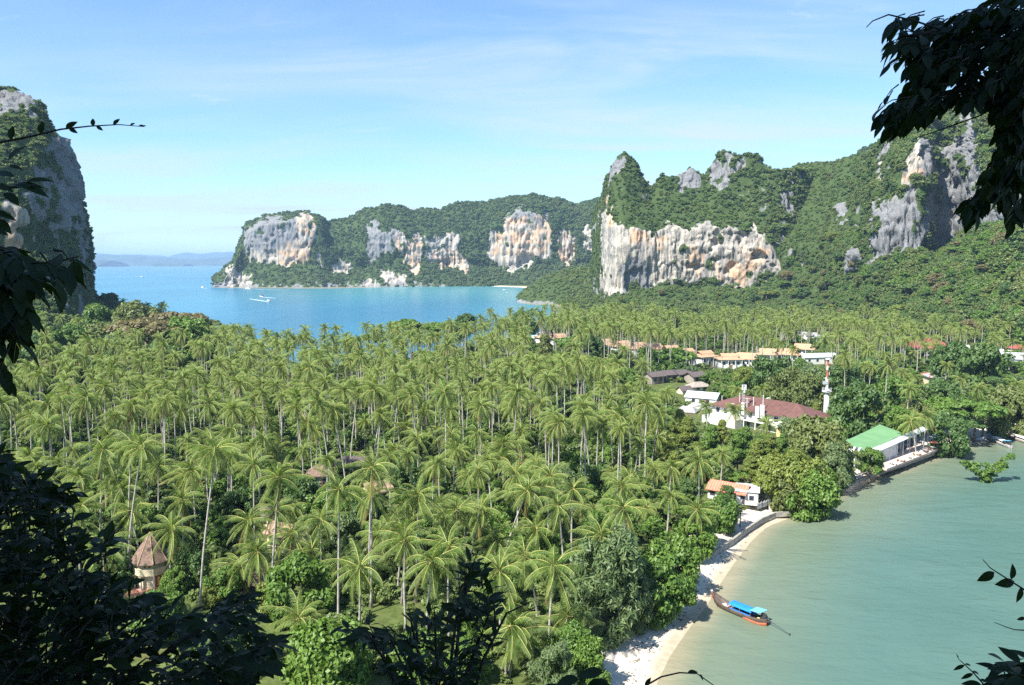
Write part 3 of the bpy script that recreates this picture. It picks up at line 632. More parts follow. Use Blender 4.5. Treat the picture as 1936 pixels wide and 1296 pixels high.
def palm_crown(name, seed, nl=24, n=28, lw=0.085):
    Vs, Ts, Qs, mt, mq, o = [], [], [], [], [], 0
    for k, (az, el, L, dr, old) in enumerate(palm_spec(seed, n)):
        v, t, q, a, b = frond_np(L, el, dr, seed * 100 + k, nl, old, lw=lw); Vs.append(rotz(v, az)); Ts.append(np.array(t) + o); Qs.append(np.array(q) + o); o += len(v)
        mt += [2 if old else m for m in a]; mq += [(2 if old and m == 0 else m) for m in b]
    return mesh_np(name, np.concatenate(Vs), [np.concatenate(Ts), np.concatenate(Qs)], [M_palm, M_rib, M_palm_old], None, False, mt + mq)
PALM_CROWNS = [palm_crown('palm_crown', 20 + k) for k in range(7)]
PALM_SMALL = [palm_crown('palm_crown_plain', 40 + k, 14, 24, 0.15) for k in range(5)]
ELS = [84, 68, 52, 36, 20, 4, -12, -28, -44, -56]
FRONDS = [[mesh_np('frond', *(lambda F: (F[0], [np.array(F[1]), np.array(F[2])], [M_palm, M_rib, M_palm_old], None, False, F[3] + F[4]))(frond_np(L, math.radians(e), (1.2, 1.7, 1.45)[j] - 0.012 * (82 - e) * 0.5, 900 + i * 7 + j, 30, lw=0.075))) for j, L in enumerate((4.5, 4.0, 3.6))] for i, e in enumerate(ELS)]
FRONDS_OLD = [mesh_np('frond', *(lambda F: (F[0], [np.array(F[1]), np.array(F[2])], [M_palm_old, M_rib], None, False, F[3] + F[4]))(frond_np(4.2, math.radians(e), 0.6, 990 + i, 26, True, lw=0.08))) for i, e in enumerate((-48, -62))]
def nut_mesh():
    b = MB()
    for k in range(7):
        a = k * 0.9; b.cone((0.26 * math.cos(a), 0.26 * math.sin(a), -0.45 - 0.12 * (k % 2)), 0.10, 0.13, 0.22, 6)
    return b.mesh('coconut_cluster', M_nut)
NUTS = nut_mesh()
_tr = {}
def trunk_mesh(H, bend, r0=0.17):
    key = (round(H * 2), round(bend * 4))
    if key not in _tr:
        H, b_ = key[0] / 2, key[1] / 4; b = MB(); pts, rs = [], []
        for i in range(11):
            t = i / 10; pts.append((b_ * (t ** 1.5 * 0.75 + t * 0.25), 0.10 * math.sin(t * 5 + H), H * t)); rs.append(r0 * (1 - 0.38 * t) + (0.16 * (1 - t * 12) if t < 0.08 else 0))
        pts[0] = (0, 0, -0.6); b.tube(pts, rs, 8); _tr[key] = b.mesh('trunk', M_bark, True)
    return _tr[key]

def leaf_cloud(name, seed, puffs, per, size, shape='round', asp=1.7, droop=0.0, puff_r=(0.20, 0.32), hh=0.62, flat=1.0, mat=None):
    """crown of unit radius standing with its underside at z~0.15: leaf faces spread over many uneven puffs"""
    r = np.random.default_rng(seed); C = []
    while len(C) < puffs:
        a = r.random() * 6.283; q = math.sqrt(r.random())
        if shape == 'umbrella': z = 0.36 + 0.20 * (1 - q * q) + r.normal() * 0.04 - 0.1 * (r.random() < 0.25)
        elif shape == 'tall': z = r.random() * 1.5; q *= max(0.15, (1 - z / 1.65)) * 0.8
        elif shape == 'sparse': z = 0.15 + r.random() * 0.75; q = q * (0.35 + 0.65 * z)
        else:
            ph = math.acos(1 - r.random() * 1.75); rad = 0.60 + 0.25 * r.random(); q = rad * math.sin(ph) * (1 + 0.22 * math.sin(3 * a + seed)); z = 0.46 + rad * math.cos(ph) * hh * 1.2
        C.append((q * math.cos(a) * 0.85, q * math.sin(a) * 0.85, z))
    C = np.array(C); pr = r.uniform(*puff_r, puffs); n = puffs * per
    c = np.repeat(C, per, 0); R_ = np.repeat(pr, per)
    d = r.normal(size=(n, 3)); d[:, 2] = d[:, 2] * 0.9 + 0.35; d /= np.linalg.norm(d, axis=1, keepdims=True)
    rad = R_ * (0.62 + 0.42 * r.random(n)); p = c + d * rad[:, None] * np.array([1, 1, 0.72 * flat])
    nrm = d * 0.75 + r.normal(size=(n, 3)) * 0.42 + np.array([0, 0, 0.45]); nrm /= np.linalg.norm(nrm, axis=1, keepdims=True)
    t = np.cross(nrm, r.normal(size=(n, 3))); t[:, 2] -= droop * 1.2; t -= nrm * (t * nrm).sum(1, keepdims=True); t /= np.linalg.norm(t, axis=1, keepdims=True) + 1e-9
    b = np.cross(nrm, t); s = size * r.uniform(0.7, 1.35, n)[:, None]
    h = s * asp * 0.5; w = s * 0.5
    V = np.stack([p - t * h, p + b * w - nrm * s * 0.1, p + t * h - np.array([0, 0, 1]) * s * 0.2, p - b * w - nrm * s * 0.1], 1).reshape(-1, 3)
    V[:, 2] = np.maximum(V[:, 2], -0.02)
    return mesh_np(name, V, np.arange(n * 4).reshape(-1, 4), [mat or M_leaf['bright']])
CROWN = {
    'round': [leaf_cloud('round_crown', 60 + k, 54, 140, 0.060, puff_r=(0.16, 0.30)) for k in range(4)],
    'umbrella': [leaf_cloud('spreading_crown', 70 + k, 44, 130, 0.058, 'umbrella', puff_r=(0.15, 0.24), flat=0.55) for k in range(3)],
    'feathery': [leaf_cloud('feathery_crown', 80 + k, 64, 190, 0.030, 'round', 4.0, 0.55, (0.16, 0.26), 0.8) for k in range(2)],
    'tall': [leaf_cloud('tall_feathery_crown', 84 + k, 70, 130, 0.040, 'tall', 3.5, 0.4, (0.12, 0.22)) for k in range(2)],
    'sparse': [leaf_cloud('sparse_crown', 88 + k, 30, 70, 0.055, 'sparse', 1.7, 0, (0.10, 0.17)) for k in range(2)],
    'mid': [leaf_cloud('wood_crown', 90 + k, 30, 60, 0.11, puff_r=(0.18, 0.32)) for k in range(5)],
}
CLUMP = [leaf_cloud('leaf_clump', 110 + k, 12, 34, 0.20, puff_r=(0.26, 0.40)) for k in range(6)]
CLUMP_TALL = [leaf_cloud('upright_clump', 120 + k, 12, 30, 0.19, 'tall', puff_r=(0.2, 0.32)) for k in range(3)]

def bough_mesh(name, seed, H, rad, limbs=5, lean=0.0):
    """tapered trunk with rising limbs that end inside the crown"""
    r = random.Random(seed); b = MB(); th = max(0.06, 0.035 * rad + 0.012 * H)
    b.tube([(0, 0, -0.4), (0.02 * H, 0, H * 0.35), (0.05 * H * lean, 0.03 * H, H)], [th * 1.35, th, th * 0.7], 7)
    for k in range(limbs):
        a = 6.283 * k / limbs + r.uniform(-0.4, 0.4); q = rad * r.uniform(0.45, 0.75); z0 = H * r.uniform(0.55, 1.0)
        b.tube([(0.03 * H, 0.02 * H, z0), (math.cos(a) * q * 0.5, math.sin(a) * q * 0.5, z0 + rad * 0.22), (math.cos(a) * q, math.sin(a) * q, z0 + rad * r.uniform(0.35, 0.6))], [th * 0.6, th * 0.38, th * 0.12], 5)
    return b.mesh(name, M_wood, True)
_bm = {}
def boughs(H, rad):
    k = (round(H), round(rad))
    if k not in _bm: _bm[k] = bough_mesh('trunk', k[0] * 31 + k[1], max(0.8, k[0]), max(1, k[1]))
    return _bm[k]
def set_mat(o, m):
    o.material_slots[0].link = 'OBJECT'; o.material_slots[0].material = m

# ------------------------------------------------------------------ many plants as one object (geometry nodes)
def stuff(name, label, pts, scl, protos, mat=None, seed=0, tilt=0.12, cat=None, zs=None):
    rg = np.random.default_rng(seed); n = len(pts)
    src = bpy.data.collections.new(name + '_sources')
    for k, me in enumerate(protos):
        o = bpy.data.objects.new('%s_source.%03d' % (name, k), me); src.objects.link(o)
        if mat is not None:
            o.material_slots[0].link = 'OBJECT'; o.material_slots[0].material = mat
    me = bpy.data.meshes.new(name); me.vertices.add(n); me.vertices.foreach_set('co', np.ascontiguousarray(pts, np.float32).ravel())
    rot = np.stack([rg.normal(size=n) * tilt, rg.normal(size=n) * tilt, rg.random(n) * 6.283], 1)
    S = np.stack([scl, scl, scl * (zs if zs is not None else rg.uniform(0.75, 1.2, n))], 1)
    for k, t, a in (('rot', 'FLOAT_VECTOR', rot), ('scl', 'FLOAT_VECTOR', S)):
        q = me.attributes.new(k, t, 'POINT'); q.data.foreach_set('vector', np.ascontiguousarray(a, np.float32).ravel())
    q = me.attributes.new('pick', 'INT', 'POINT'); q.data.foreach_set('value', rg.integers(0, len(protos), n).astype(np.int32))
    o = bpy.data.objects.new(name, me); COL.objects.link(o)
    ng = bpy.data.node_groups.new(name + '_nodes', 'GeometryNodeTree')
    ng.interface.new_socket('Geometry', in_out='INPUT', socket_type='NodeSocketGeometry'); ng.interface.new_socket('Geometry', in_out='OUTPUT', socket_type='NodeSocketGeometry')
    N, L = ng.nodes.new, ng.links.new
    gi, go, ip, ci = N('NodeGroupInput'), N('NodeGroupOutput'), N('GeometryNodeInstanceOnPoints'), N('GeometryNodeCollectionInfo')
    ci.inputs['Collection'].default_value = src; ci.inputs['Separate Children'].default_value = True; ci.inputs['Reset Children'].default_value = True
    ip.inputs['Pick Instance'].default_value = True
    def named(k, t):
        a = N('GeometryNodeInputNamedAttribute'); a.data_type = t; a.inputs['Name'].default_value = k; return a.outputs['Attribute']
    L(gi.outputs[0], ip.inputs['Points']); L(ci.outputs[0], ip.inputs['Instance']); L(named('pick', 'INT'), ip.inputs['Instance Index'])
    e2r = N('FunctionNodeEulerToRotation'); L(named('rot', 'FLOAT_VECTOR'), e2r.inputs[0]); L(e2r.outputs[0], ip.inputs['Rotation'])
    L(named('scl', 'FLOAT_VECTOR'), ip.inputs['Scale']); L(ip.outputs[0], go.inputs[0])
    md = o.modifiers.new('plants', 'NODES'); md.node_group = ng
    return tag(o, label, cat, None, 'stuff')

# growth on the massifs
def slope_growth(name, label, ms, n, s0, s1, mat, seed, sink=0.35, **kw):
    p = scatter_points(ms, n, seed, **kw); rg = np.random.default_rng(seed); s = rg.uniform(0, 1, len(p)) ** 1.6 * (s1 - s0) + s0
    p[:, 2] -= s * sink
    return stuff(name, label, p, s, CLUMP, mat, seed, 0.25)
slope_growth('cliff_jungle', 'dense green scrub covering the ledges and peaks of the central pale cliff', MAIN, 5200, 1.6, 4.2, M_leaf['mixed'], 1, rear=0.75)
slope_growth('headland_jungle', 'dark green forest covering the far headland above its bare cliffs', HEAD, 9000, 3.0, 7.5, M_leaf['far'], 2, rear=0.75)
slope_growth('mountain_jungle', 'bright and dark green jungle covering the right hand mountain and its foot', RIGHT, 9000, 1.6, 5.2, M_leaf['mixed'], 3, rear=0.80)
slope_growth('tower_jungle', 'scrub and creepers clinging to the left hand limestone tower', LEFT, 5200, 0.9, 2.9, M_leaf['mixed'], 4, rear=0.75)
slope_growth('spur_jungle', 'dark thicket on the wooded spur beside the left tower', SPUR, 320, 1.6, 3.6, M_leaf['dark'], 5, rear=0.8)
slope_growth('ridge_jungle', 'bluish green forest on the ridge behind the right mountain', RIDGE, 1500, 5, 9, M_leaf['far'], 6, rear=0.7)
slope_growth('cape_jungle', 'green trees crowded on the rocky cape in the bay', CAPE, 1100, 2.2, 5.0, M_leaf['mixed'], 7, rear=0.8)

def slope_trees(name, label, ms, n, s0, s1, mats, seed, **kw):
    for q, m in enumerate(mats):
        p = scatter_points(ms, n // len(mats), seed + q, **kw); rg = np.random.default_rng(seed + q); s = rg.uniform(0, 1, len(p)) ** 1.3 * (s1 - s0) + s0; p[:, 2] -= s * 0.15
        stuff(name, label % CNAME[m], p, s, CROWN['mid'], M_leaf[m], seed + q, 0.12, zs=rg.uniform(0.7, 1.05, len(p)))
CNAME = {'bright': 'bright green', 'dark': 'dark green', 'olive': 'olive green', 'brown': 'brownish', 'mixed': 'mid green', 'far': 'dull green', 'grey': 'grey green'}
foot_ = lambda V: np.where(V[..., 2] < 75, 1.0, 0.25)
slope_trees('mountain_forest', '%s tree crowns standing out of the jungle on the right mountain', RIGHT, 2400, 2.2, 8.0, ('bright', 'dark', 'olive', 'mixed'), 20, rear=0.75, region=foot_)
slope_trees('cliff_forest', '%s tree crowns on the ledges of the central cliff', MAIN, 900, 2.0, 4.4, ('bright', 'dark'), 30, rear=0.7)
slope_trees('headland_forest', '%s tree crowns on the far headland', HEAD, 1300, 4.5, 9.0, ('mixed', 'dark'), 40, rear=0.7)
slope_trees('tower_forest', '%s trees at the foot and on the ledges of the left tower', LEFT, 700, 1.6, 4.2, ('bright', 'dark'), 46, rear=0.7, region=lambda V: np.where(V[..., 2] < 60, 1.0, 0.2))
# ------------------------------------------------------------------ palms
# hand placed: crown x,y and foot x,y in the photograph (a foot that is hidden: height instead)
PALMS = [(522, 965, 523, 1062), (552, 1010, 556, 1075), (470, 985, 468, 1075), (455, 1070, 452, 1130), (215, 905, 213, 1060), (345, 945, 348, 1045), (590, 1040, 586, 1125), (715, 1010, 716, 1100), (840, 985, 842, 1080), (250, 965, 247, 1090),
    
    (640, 925, 640, 1188), (790, 938, 787, 1148), (703, 885, 702, 1158), (905, 890, 905, 1035), (325, 1000, 323, 1116), (407, 850, 379, 1158), (487, 1042, 510, 1150), (195, 850, 190, 1062),
    (250, 838, 243, 1090), (268, 846, 240, 1105), (527, 903, 512, 1160), (608, 983, 607, 1075), (645, 1062, 650, 1130), (770, 1002, 760, 1150), (762, 1010, 752, 1130), (967, 1182, 955, 1290), (985, 1190, 962, 1285),
    (1072, 1165, 1072, 1222), (1014, 1000, 1011, 1096), (940, 1020, 938, 1115), (1122, 968, 1130, 1022), (1236, 888, 1236, 960), (1222, 962, 1224, 1010), (1318, 965, 1316, 1040), (1172, 812, 1166, 1000), (1102, 768, 1097, 922),
    (1057, 800, 1056, 966), (1132, 790, 1128, 900), (1142, 800, 1138, 912), (1260, 742, 1259, 862), (1366, 858, 1362, 930), (221, 698, 223, 775), (1722, 798, 1734, 858), (1752, 788, 1745, 855), (1640, 660, 1640, 745), (1706, 706, 1702, 765),
    (1560, 640, 1562, 720), (1606, 690, 1612, 760), (1635, 690, 1632, 765), (1648, 695, 1640, 768), (1850, 735, 1852, 790), (1922, 728, 1925, 795), (1818, 716, 1820, 775), (1790, 690, 1786, 745), (1880, 640, 1882, 720), (1862, 655, 1858, 705),
    (1728, 640, 1730, 690), (1752, 650, 1752, 700), (1805, 630, 1806, 690), (1500, 660, 1498, 735), (1478, 650, 1476, 720), (1335, 770, 1337, 830), (1440, 735, 1441, 800), (1395, 738, 1396, 778), (1390, 775, 1392, 842), (1450, 800, 1448, 845),
    (1010, 860, 985, 900), (985, 815, 987, 905), (505, 800, 503, 870), (412, 760, 412, 840), (575, 850, 572, 960), (600, 815, 598, 905), (438, 860, 440, 1000), (497, 830, 490, 985), (550, 960, 546, 1030), (150, 900, 150, 1035), (700, 935, 698, 1130),
    (860, 850, 858, 950), (820, 880, 818, 960), (745, 850, 742, 930), (945, 850, 942, 940), (1005, 750, 1002, 850), (905, 740, 904, 820), (60, 770, 60, 850), (120, 800, 122, 900), (575, 1200, 575, 1235), (565, 1170, 560, 1245), (1030, 905, 1036, 985), (1100, 960, 1098, 1000),
    (455, 622, 455, 660), (425, 618, 425, 665), (475, 632, 476, 668), (880, 965, 878, 1060), (830, 955, 834, 1040), (930, 1130, 932, 1180), (300, 880, 300, 1000), (350, 900, 352, 1010), (1190, 905, 1192, 985), (1160, 895, 1162, 960), (620, 870, 618, 1010), (480, 880, 482, 1040),
    (1620, 640, 1622, 715), (1575, 655, 1572, 712), (1460, 645, 1462, 700), (1430, 640, 1432, 690), (1385, 640, 1386, 690), (1180, 660, 1180, 730), (1160, 640, 1162, 700), (1215, 720, 1215, 800), (1195, 730, 1196, 810), (1215, 690, 1213, 760),
]
# buildings and other things that must stay in sight: picture rectangle and distance
CLEAR = [(1195, 648, 1440, 700, 420), (1440, 648, 1580, 690, 360), (1010, 622, 1075, 655, 470), (1130, 638, 1200, 665, 430), (1222, 700, 1330, 728, 345), (1275, 728, 1345, 770, 285), (1285, 738, 1545, 815, 262), (1540, 675, 1585, 805, 245),
         (1595, 800, 1775, 900, 225), (1330, 905, 1480, 970, 178), (245, 1015, 335, 1125, 130), (505, 978, 575, 1045, 150), (470, 958, 530, 1000, 170), (683, 905, 740, 942, 185), (455, 1085, 500, 1115, 128), (585, 885, 625, 925, 205), (645, 880, 690, 900, 215),
         (1715, 640, 1936, 700, 330), (1750, 698, 1805, 732, 290), (1635, 722, 1690, 745, 280), (1500, 625, 1560, 645, 430), (1462, 735, 1510, 765, 290), (690, 1140, 770, 1185, 112), (400, 1050, 460, 1110, 130), (1395, 980, 1500, 1060, 170), (1150, 1170, 1360, 1296, 130), (340, 1125, 380, 1160, 120)]
FOOT = []                       # (x, y, r) ground taken by buildings
def foot(px, py, r): q = at(px, py, 2.3); FOOT.append((q.x, q.y, r))
for q in [(290, 1112, 7), (540, 1040, 7), (500, 1005, 6), (712, 960, 6), (478, 1120, 5), (1690, 868, 15), (1655, 850, 12), (1740, 848, 10), (1370, 950, 9), (1410, 955, 7), (1420, 800, 18), (1350, 790, 16), (1490, 815, 16), (1562, 800, 4)]: foot(*q)
VILLA = [(1145, 641), (1176, 644), (1208, 647), (1237, 650), (1268, 653), (1297, 659), (1332, 663), (1378, 668), (1412, 667), (1452, 659), (1490, 659), (1518, 650), (1030, 628), (1056, 631)]
for x, y in VILLA:
    q = at(x, y, 10.0); FOOT.append((q.x, q.y, 9))
for x, y, z, r in [(1755, 652, 9, 13), (1792, 660, 7, 13), (1900, 672, 7, 16), (1776, 712, 7, 8), (1665, 735, 6, 9), (1530, 635, 7, 12), (1545, 676, 7, 12), (1275, 712, 8, 16), (1300, 740, 6, 6), (1485, 748, 6, 6)]:
    q = at(x, y, z); FOOT.append((q.x, q.y, r))
def blocked(x, y, D, rpx, px, py):
    for a, b, c, d, DD in CLEAR:
        if D < DD and a - rpx < px < c + rpx and b - rpx < py < d + rpx: return True
    return False
def on_foot(x, y, pad=0.0):
    return any((x - a) ** 2 + (y - b) ** 2 < (r + pad) ** 2 for a, b, r in FOOT)

palm_list = []                  # (x, y, z, H, bend, rz, near)
for row in PALMS:
    cx, cy, bx, by = row; b = at(bx, by, 2.3); b.z = gz(b.x, b.y); c = atd(cx, cy, b.y); H = max(3.0, c.z - b.z); bend = c.x - b.x
    palm_list.append([b.x, b.y, b.z, H, abs(bend), 0.0 if bend >= 0 else math.pi, True])
cells = {}
def far_enough(x, y, r):
    i, j = int(x // 6), int(y // 6)
    for a in range(i - 2, i + 3):
        for b in range(j - 2, j + 3):
            for u, v in cells.get((a, b), ()):
                if (u - x) ** 2 + (v - y) ** 2 < r * r: return False
    return True
def occupy(x, y): cells.setdefault((int(x // 6), int(y // 6)), []).append((x, y))
for p in palm_list: occupy(p[0], p[1])
tries = NR.random((42000, 5)); TX = -330 + tries[:, 0] * 720; TY = 88 + tries[:, 1] * 470; TZ, TD = ground_z(TX, TY); TPX, TPY, _ = proj(np.stack([TX, TY, TZ], 1))
for k in range(len(tries)):
    x, y, z, d, px, py = TX[k], TY[k], TZ[k], TD[k], TPX[k], TPY[k]
    if d < 7 or px < -60 or px > 1990 or py > 1330: continue
    u = tries[k, 2]
    edge = 1240 - (py - 640) * 0.02 if py < 900 else 1235 - (py - 900) * 0.22        # east rim of the grove in the picture
    dens = 1.0
    if px > edge + 60: dens = 0.16 if py > 715 else (0.34 if y < 430 else 0.30)
    elif px > edge: dens = 0.45
    if px > 990 and y > 400: dens = 0.5 if y < 480 else 0.10
    if x < -95 and y > 335: dens = 0.10
    if py > 1010: dens *= 0.42
    if y > 330 and d < 22 and x < 20: dens = max(dens, 0.5)
    if u > dens or on_foot(x, y, 2.5): continue
    H = (9.5 + 11.5 * tries[k, 3] ** 0.8) if tries[k, 4] > 0.13 else 4.5 + 4 * tries[k, 3]
    if px > edge: H *= 0.85
    if y < 150: H = min(H, 12)
    c = proj(np.array([x, y, z + H])); rp = 3.2 * 1500 / y
    if blocked(x, y, y, rp, c[0], c[1]): continue
    if y > 300 and c[1] < 600 + (max(0, 540 - abs(px - 540)) / 540) * 22 and px < 1000 and px > 330: H = max(6, (50 - (622 - 498) * y / 1500) - z) if px < 900 else H
    if not far_enough(x, y, (4.7 if y < 260 else 5.3) * (0.85 + 0.5 * abs(math.sin(x * .11) * math.cos(y * .09)))): continue
    occupy(x, y); palm_list.append([x, y, z, H, abs(R.gauss(0, 1.2)) + (2.5 if R.random() < 0.06 else 0), R.uniform(0, 6.28), False])
palm_list.sort(key=lambda p: p[1])
print('PALMS', len(palm_list))

# landmarks used to say which plant is meant
LM = [('eight sided bungalow', 285, 1050), ('brown shingled roof', 540, 1010), ('pink tented roof', 712, 925), ('lawn with dirt path', 730, 1150), ('dark bush lower middle', 830, 1170),
      ('curved white beach', 1210, 1230), ('large grey green tree', 1165, 1085), ('blue roofed boat', 1400, 1150), ('coral tiled shed', 1375, 922), ('yellowish shore tree', 1510, 905), ('long brown roofed building', 1440, 770),
      ('red and white mast', 1563, 720), ('green roofed beach bar', 1690, 830), ('tan villa roofs', 1330, 665), ('dark thatched roofs', 1275, 715), ('white sheds at right', 1890, 675), ('crimson hall roof', 1750, 650), ('grey roof with red ridges', 1776, 715),
      ('left limestone tower', 120, 600), ('bright domed tree', 350, 640), ('left bay water', 540, 630), ('dark leaves lower left', 120, 1000), ('cream walled grove house', 500, 975), ('middle of the grove', 800, 780), ('left part of the grove', 330, 800),
      ('seaward rim of the grove', 760, 660), ('central cliff foot', 1300, 570), ('right mountain foot', 1750, 590), ('east rim of the grove', 1130, 860), ('right mountain middle slope', 1860, 510), ('buttress foot', 1690, 505), ('valley between the cliffs', 1530, 500), ('two far tan roofs', 1045, 632)]
ORD_ = ['nearest', 'second nearest', 'third nearest', 'fourth nearest', 'fifth nearest', 'sixth nearest', 'seventh nearest', 'eighth nearest', 'ninth nearest', 'tenth nearest', 'eleventh nearest', 'twelfth nearest', 'thirteenth nearest', 'fourteenth nearest', 'fifteenth nearest', 'sixteenth nearest', 'seventeenth nearest', 'eighteenth nearest', 'nineteenth nearest', 'twentieth nearest']
_one = ['', 'first', 'second', 'third', 'fourth', 'fifth', 'sixth', 'seventh', 'eighth', 'ninth']
_ten = ['twentieth', 'thirtieth', 'fortieth', 'fiftieth', 'sixtieth']
_tn = ['twenty', 'thirty', 'forty', 'fifty', 'sixty']
ORD = ORD_ + ['%s nearest' % (_tn[k] + ' ' + _one[i]) if i else '%s nearest' % _ten[k] for k in range(5) for i in range(10)][1:]
def say_which(items, fmt):
    """items: list of (object, px, py, look); label by the closest landmark and the rank of closeness to it"""
    by = {}
    for it in items:
        k = min(range(len(LM)), key=lambda i: math.hypot(LM[i][1] - it[1], LM[i][2] - it[2])); by.setdefault((k, it[3]), []).append(it)
    for (k, look), L_ in by.items():
        L_.sort(key=lambda it: math.hypot(LM[k][1] - it[1], LM[k][2] - it[2]))
        for i, it in enumerate(L_):
            it[0]['label'] = fmt % (look, ORD[min(i, len(ORD) - 1)], LM[k][0])

def frond_palm(x, y, z, H, bend, rz, seed):
    t = thing('coconut_palm', '', 'palm', (x, y, z), rz, 'coconut palms of the grove'); r = random.Random(seed)
    link('trunk', trunk_mesh(H, bend), t)
    top = (bend, 0.10 * math.sin(5 + round(H * 2) / 2), H - 0.1); az = r.uniform(0, 6.28); n = 24
    for k in range(n):
        f = k / (n - 1); az += 2.399; e = 84 - 140 * f ** 0.95 + r.uniform(-6, 6); i = min(range(len(ELS)), key=lambda q: abs(ELS[q] - e)); s = (0.8 + 0.25 * min(1, f * 4)) * r.uniform(0.92, 1.08)
        me = R.choice(FRONDS_OLD) if f > 0.93 and r.random() < 0.5 else FRONDS[i][k % 3]
        link('frond', me, t, top, (r.uniform(-.25, .25), r.uniform(-.2, .2), az + r.uniform(-.3, .3)), (s, s, s))
    if r.random() < 0.6: link('coconut_cluster', NUTS, t, top)
    return t
def whole_palm(x, y, z, H, bend, rz, seed):
    t = thing('coconut_palm', '', 'palm', (x, y, z), rz, 'coconut palms of the grove'); r = random.Random(seed); s = r.uniform(0.72, 1.15)
    link('trunk', trunk_mesh(H, bend), t)
    link('crown', r.choice(PALM_CROWNS if y < 330 else PALM_SMALL), t, (bend, 0.1 * math.sin(5 + round(H * 2) / 2), H - 0.1), (r.gauss(0, .16), r.gauss(0, .16), r.uniform(0, 6.28)), (s, s, s))
    return t
items = []; nthing = 0; rest = []; NFROND = 70
seen = []
for k, p in enumerate(palm_list):
    c = proj(np.array([p[0] + p[4] * math.cos(p[5]), p[1] + p[4] * math.sin(p[5]), p[2] + p[3]]))
    if nthing < 298 or p[6]:
        fn = frond_palm if nthing < NFROND else whole_palm
        o = fn(*p[:6], k); nthing += 1; H, b = p[3], p[4]
        look = 'leaning coconut palm' if b > 1.6 else ('short young coconut palm' if H < 9 else ('tall coconut palm' if H > 17 else 'coconut palm of middle height'))
        items.append((o, float(c[0]), float(c[1]), look))
    else: rest.append(p)
say_which(items, '%s, %s to the %s')
def palm_proto(k):
    a = PALM_SMALL[k]; n = len(a.vertices); v = np.empty(n * 3, np.float32); a.vertices.foreach_get('co', v); v = v.reshape(-1, 3); H = 15.0; v[:, 2] += H
    lt = np.empty(len(a.polygons), np.int32); a.polygons.foreach_get('loop_total', lt); vi = np.empty(len(a.loops), np.int32); a.loops.foreach_get('vertex_index', vi); mi = np.empty(len(a.polygons), np.int32); a.polygons.foreach_get('material_index', mi)
    st = np.concatenate([[0], np.cumsum(lt)[:-1]]); q4 = st[lt == 4]; q3 = st[lt == 3]; Q = vi[q4[:, None] + np.arange(4)]; T = vi[q3[:, None] + np.arange(3)]
    b = MB(); b.tube([(0, 0, -1), (0.1, 0, 7), (0, 0, H)], [0.22, 0.16, 0.12], 6, False); tv = np.array(b.v); tq = np.array(b.f) + n
    return mesh_np('palm_whole', np.concatenate([v, tv]), [T, np.concatenate([Q, tq])], [M_palm, M_rib, M_palm_old, M_bark], None, False, list(mi[lt == 3]) + list(mi[lt == 4]) + [3] * len(tq))
if rest:
    PP = [palm_proto(k) for k in range(5)]; rp = np.array([p[:3] for p in rest]); rh = np.array([p[3] for p in rest]); sc = NR.uniform(0.88, 1.08, len(rest))
    stuff('palm_grove', 'distant coconut palms crowded together towards the bay', rp - np.array([0, 0, 0.0]), sc, PP, None, 31, 0.03, zs=np.maximum(0.45, rh / 15.0) / sc)

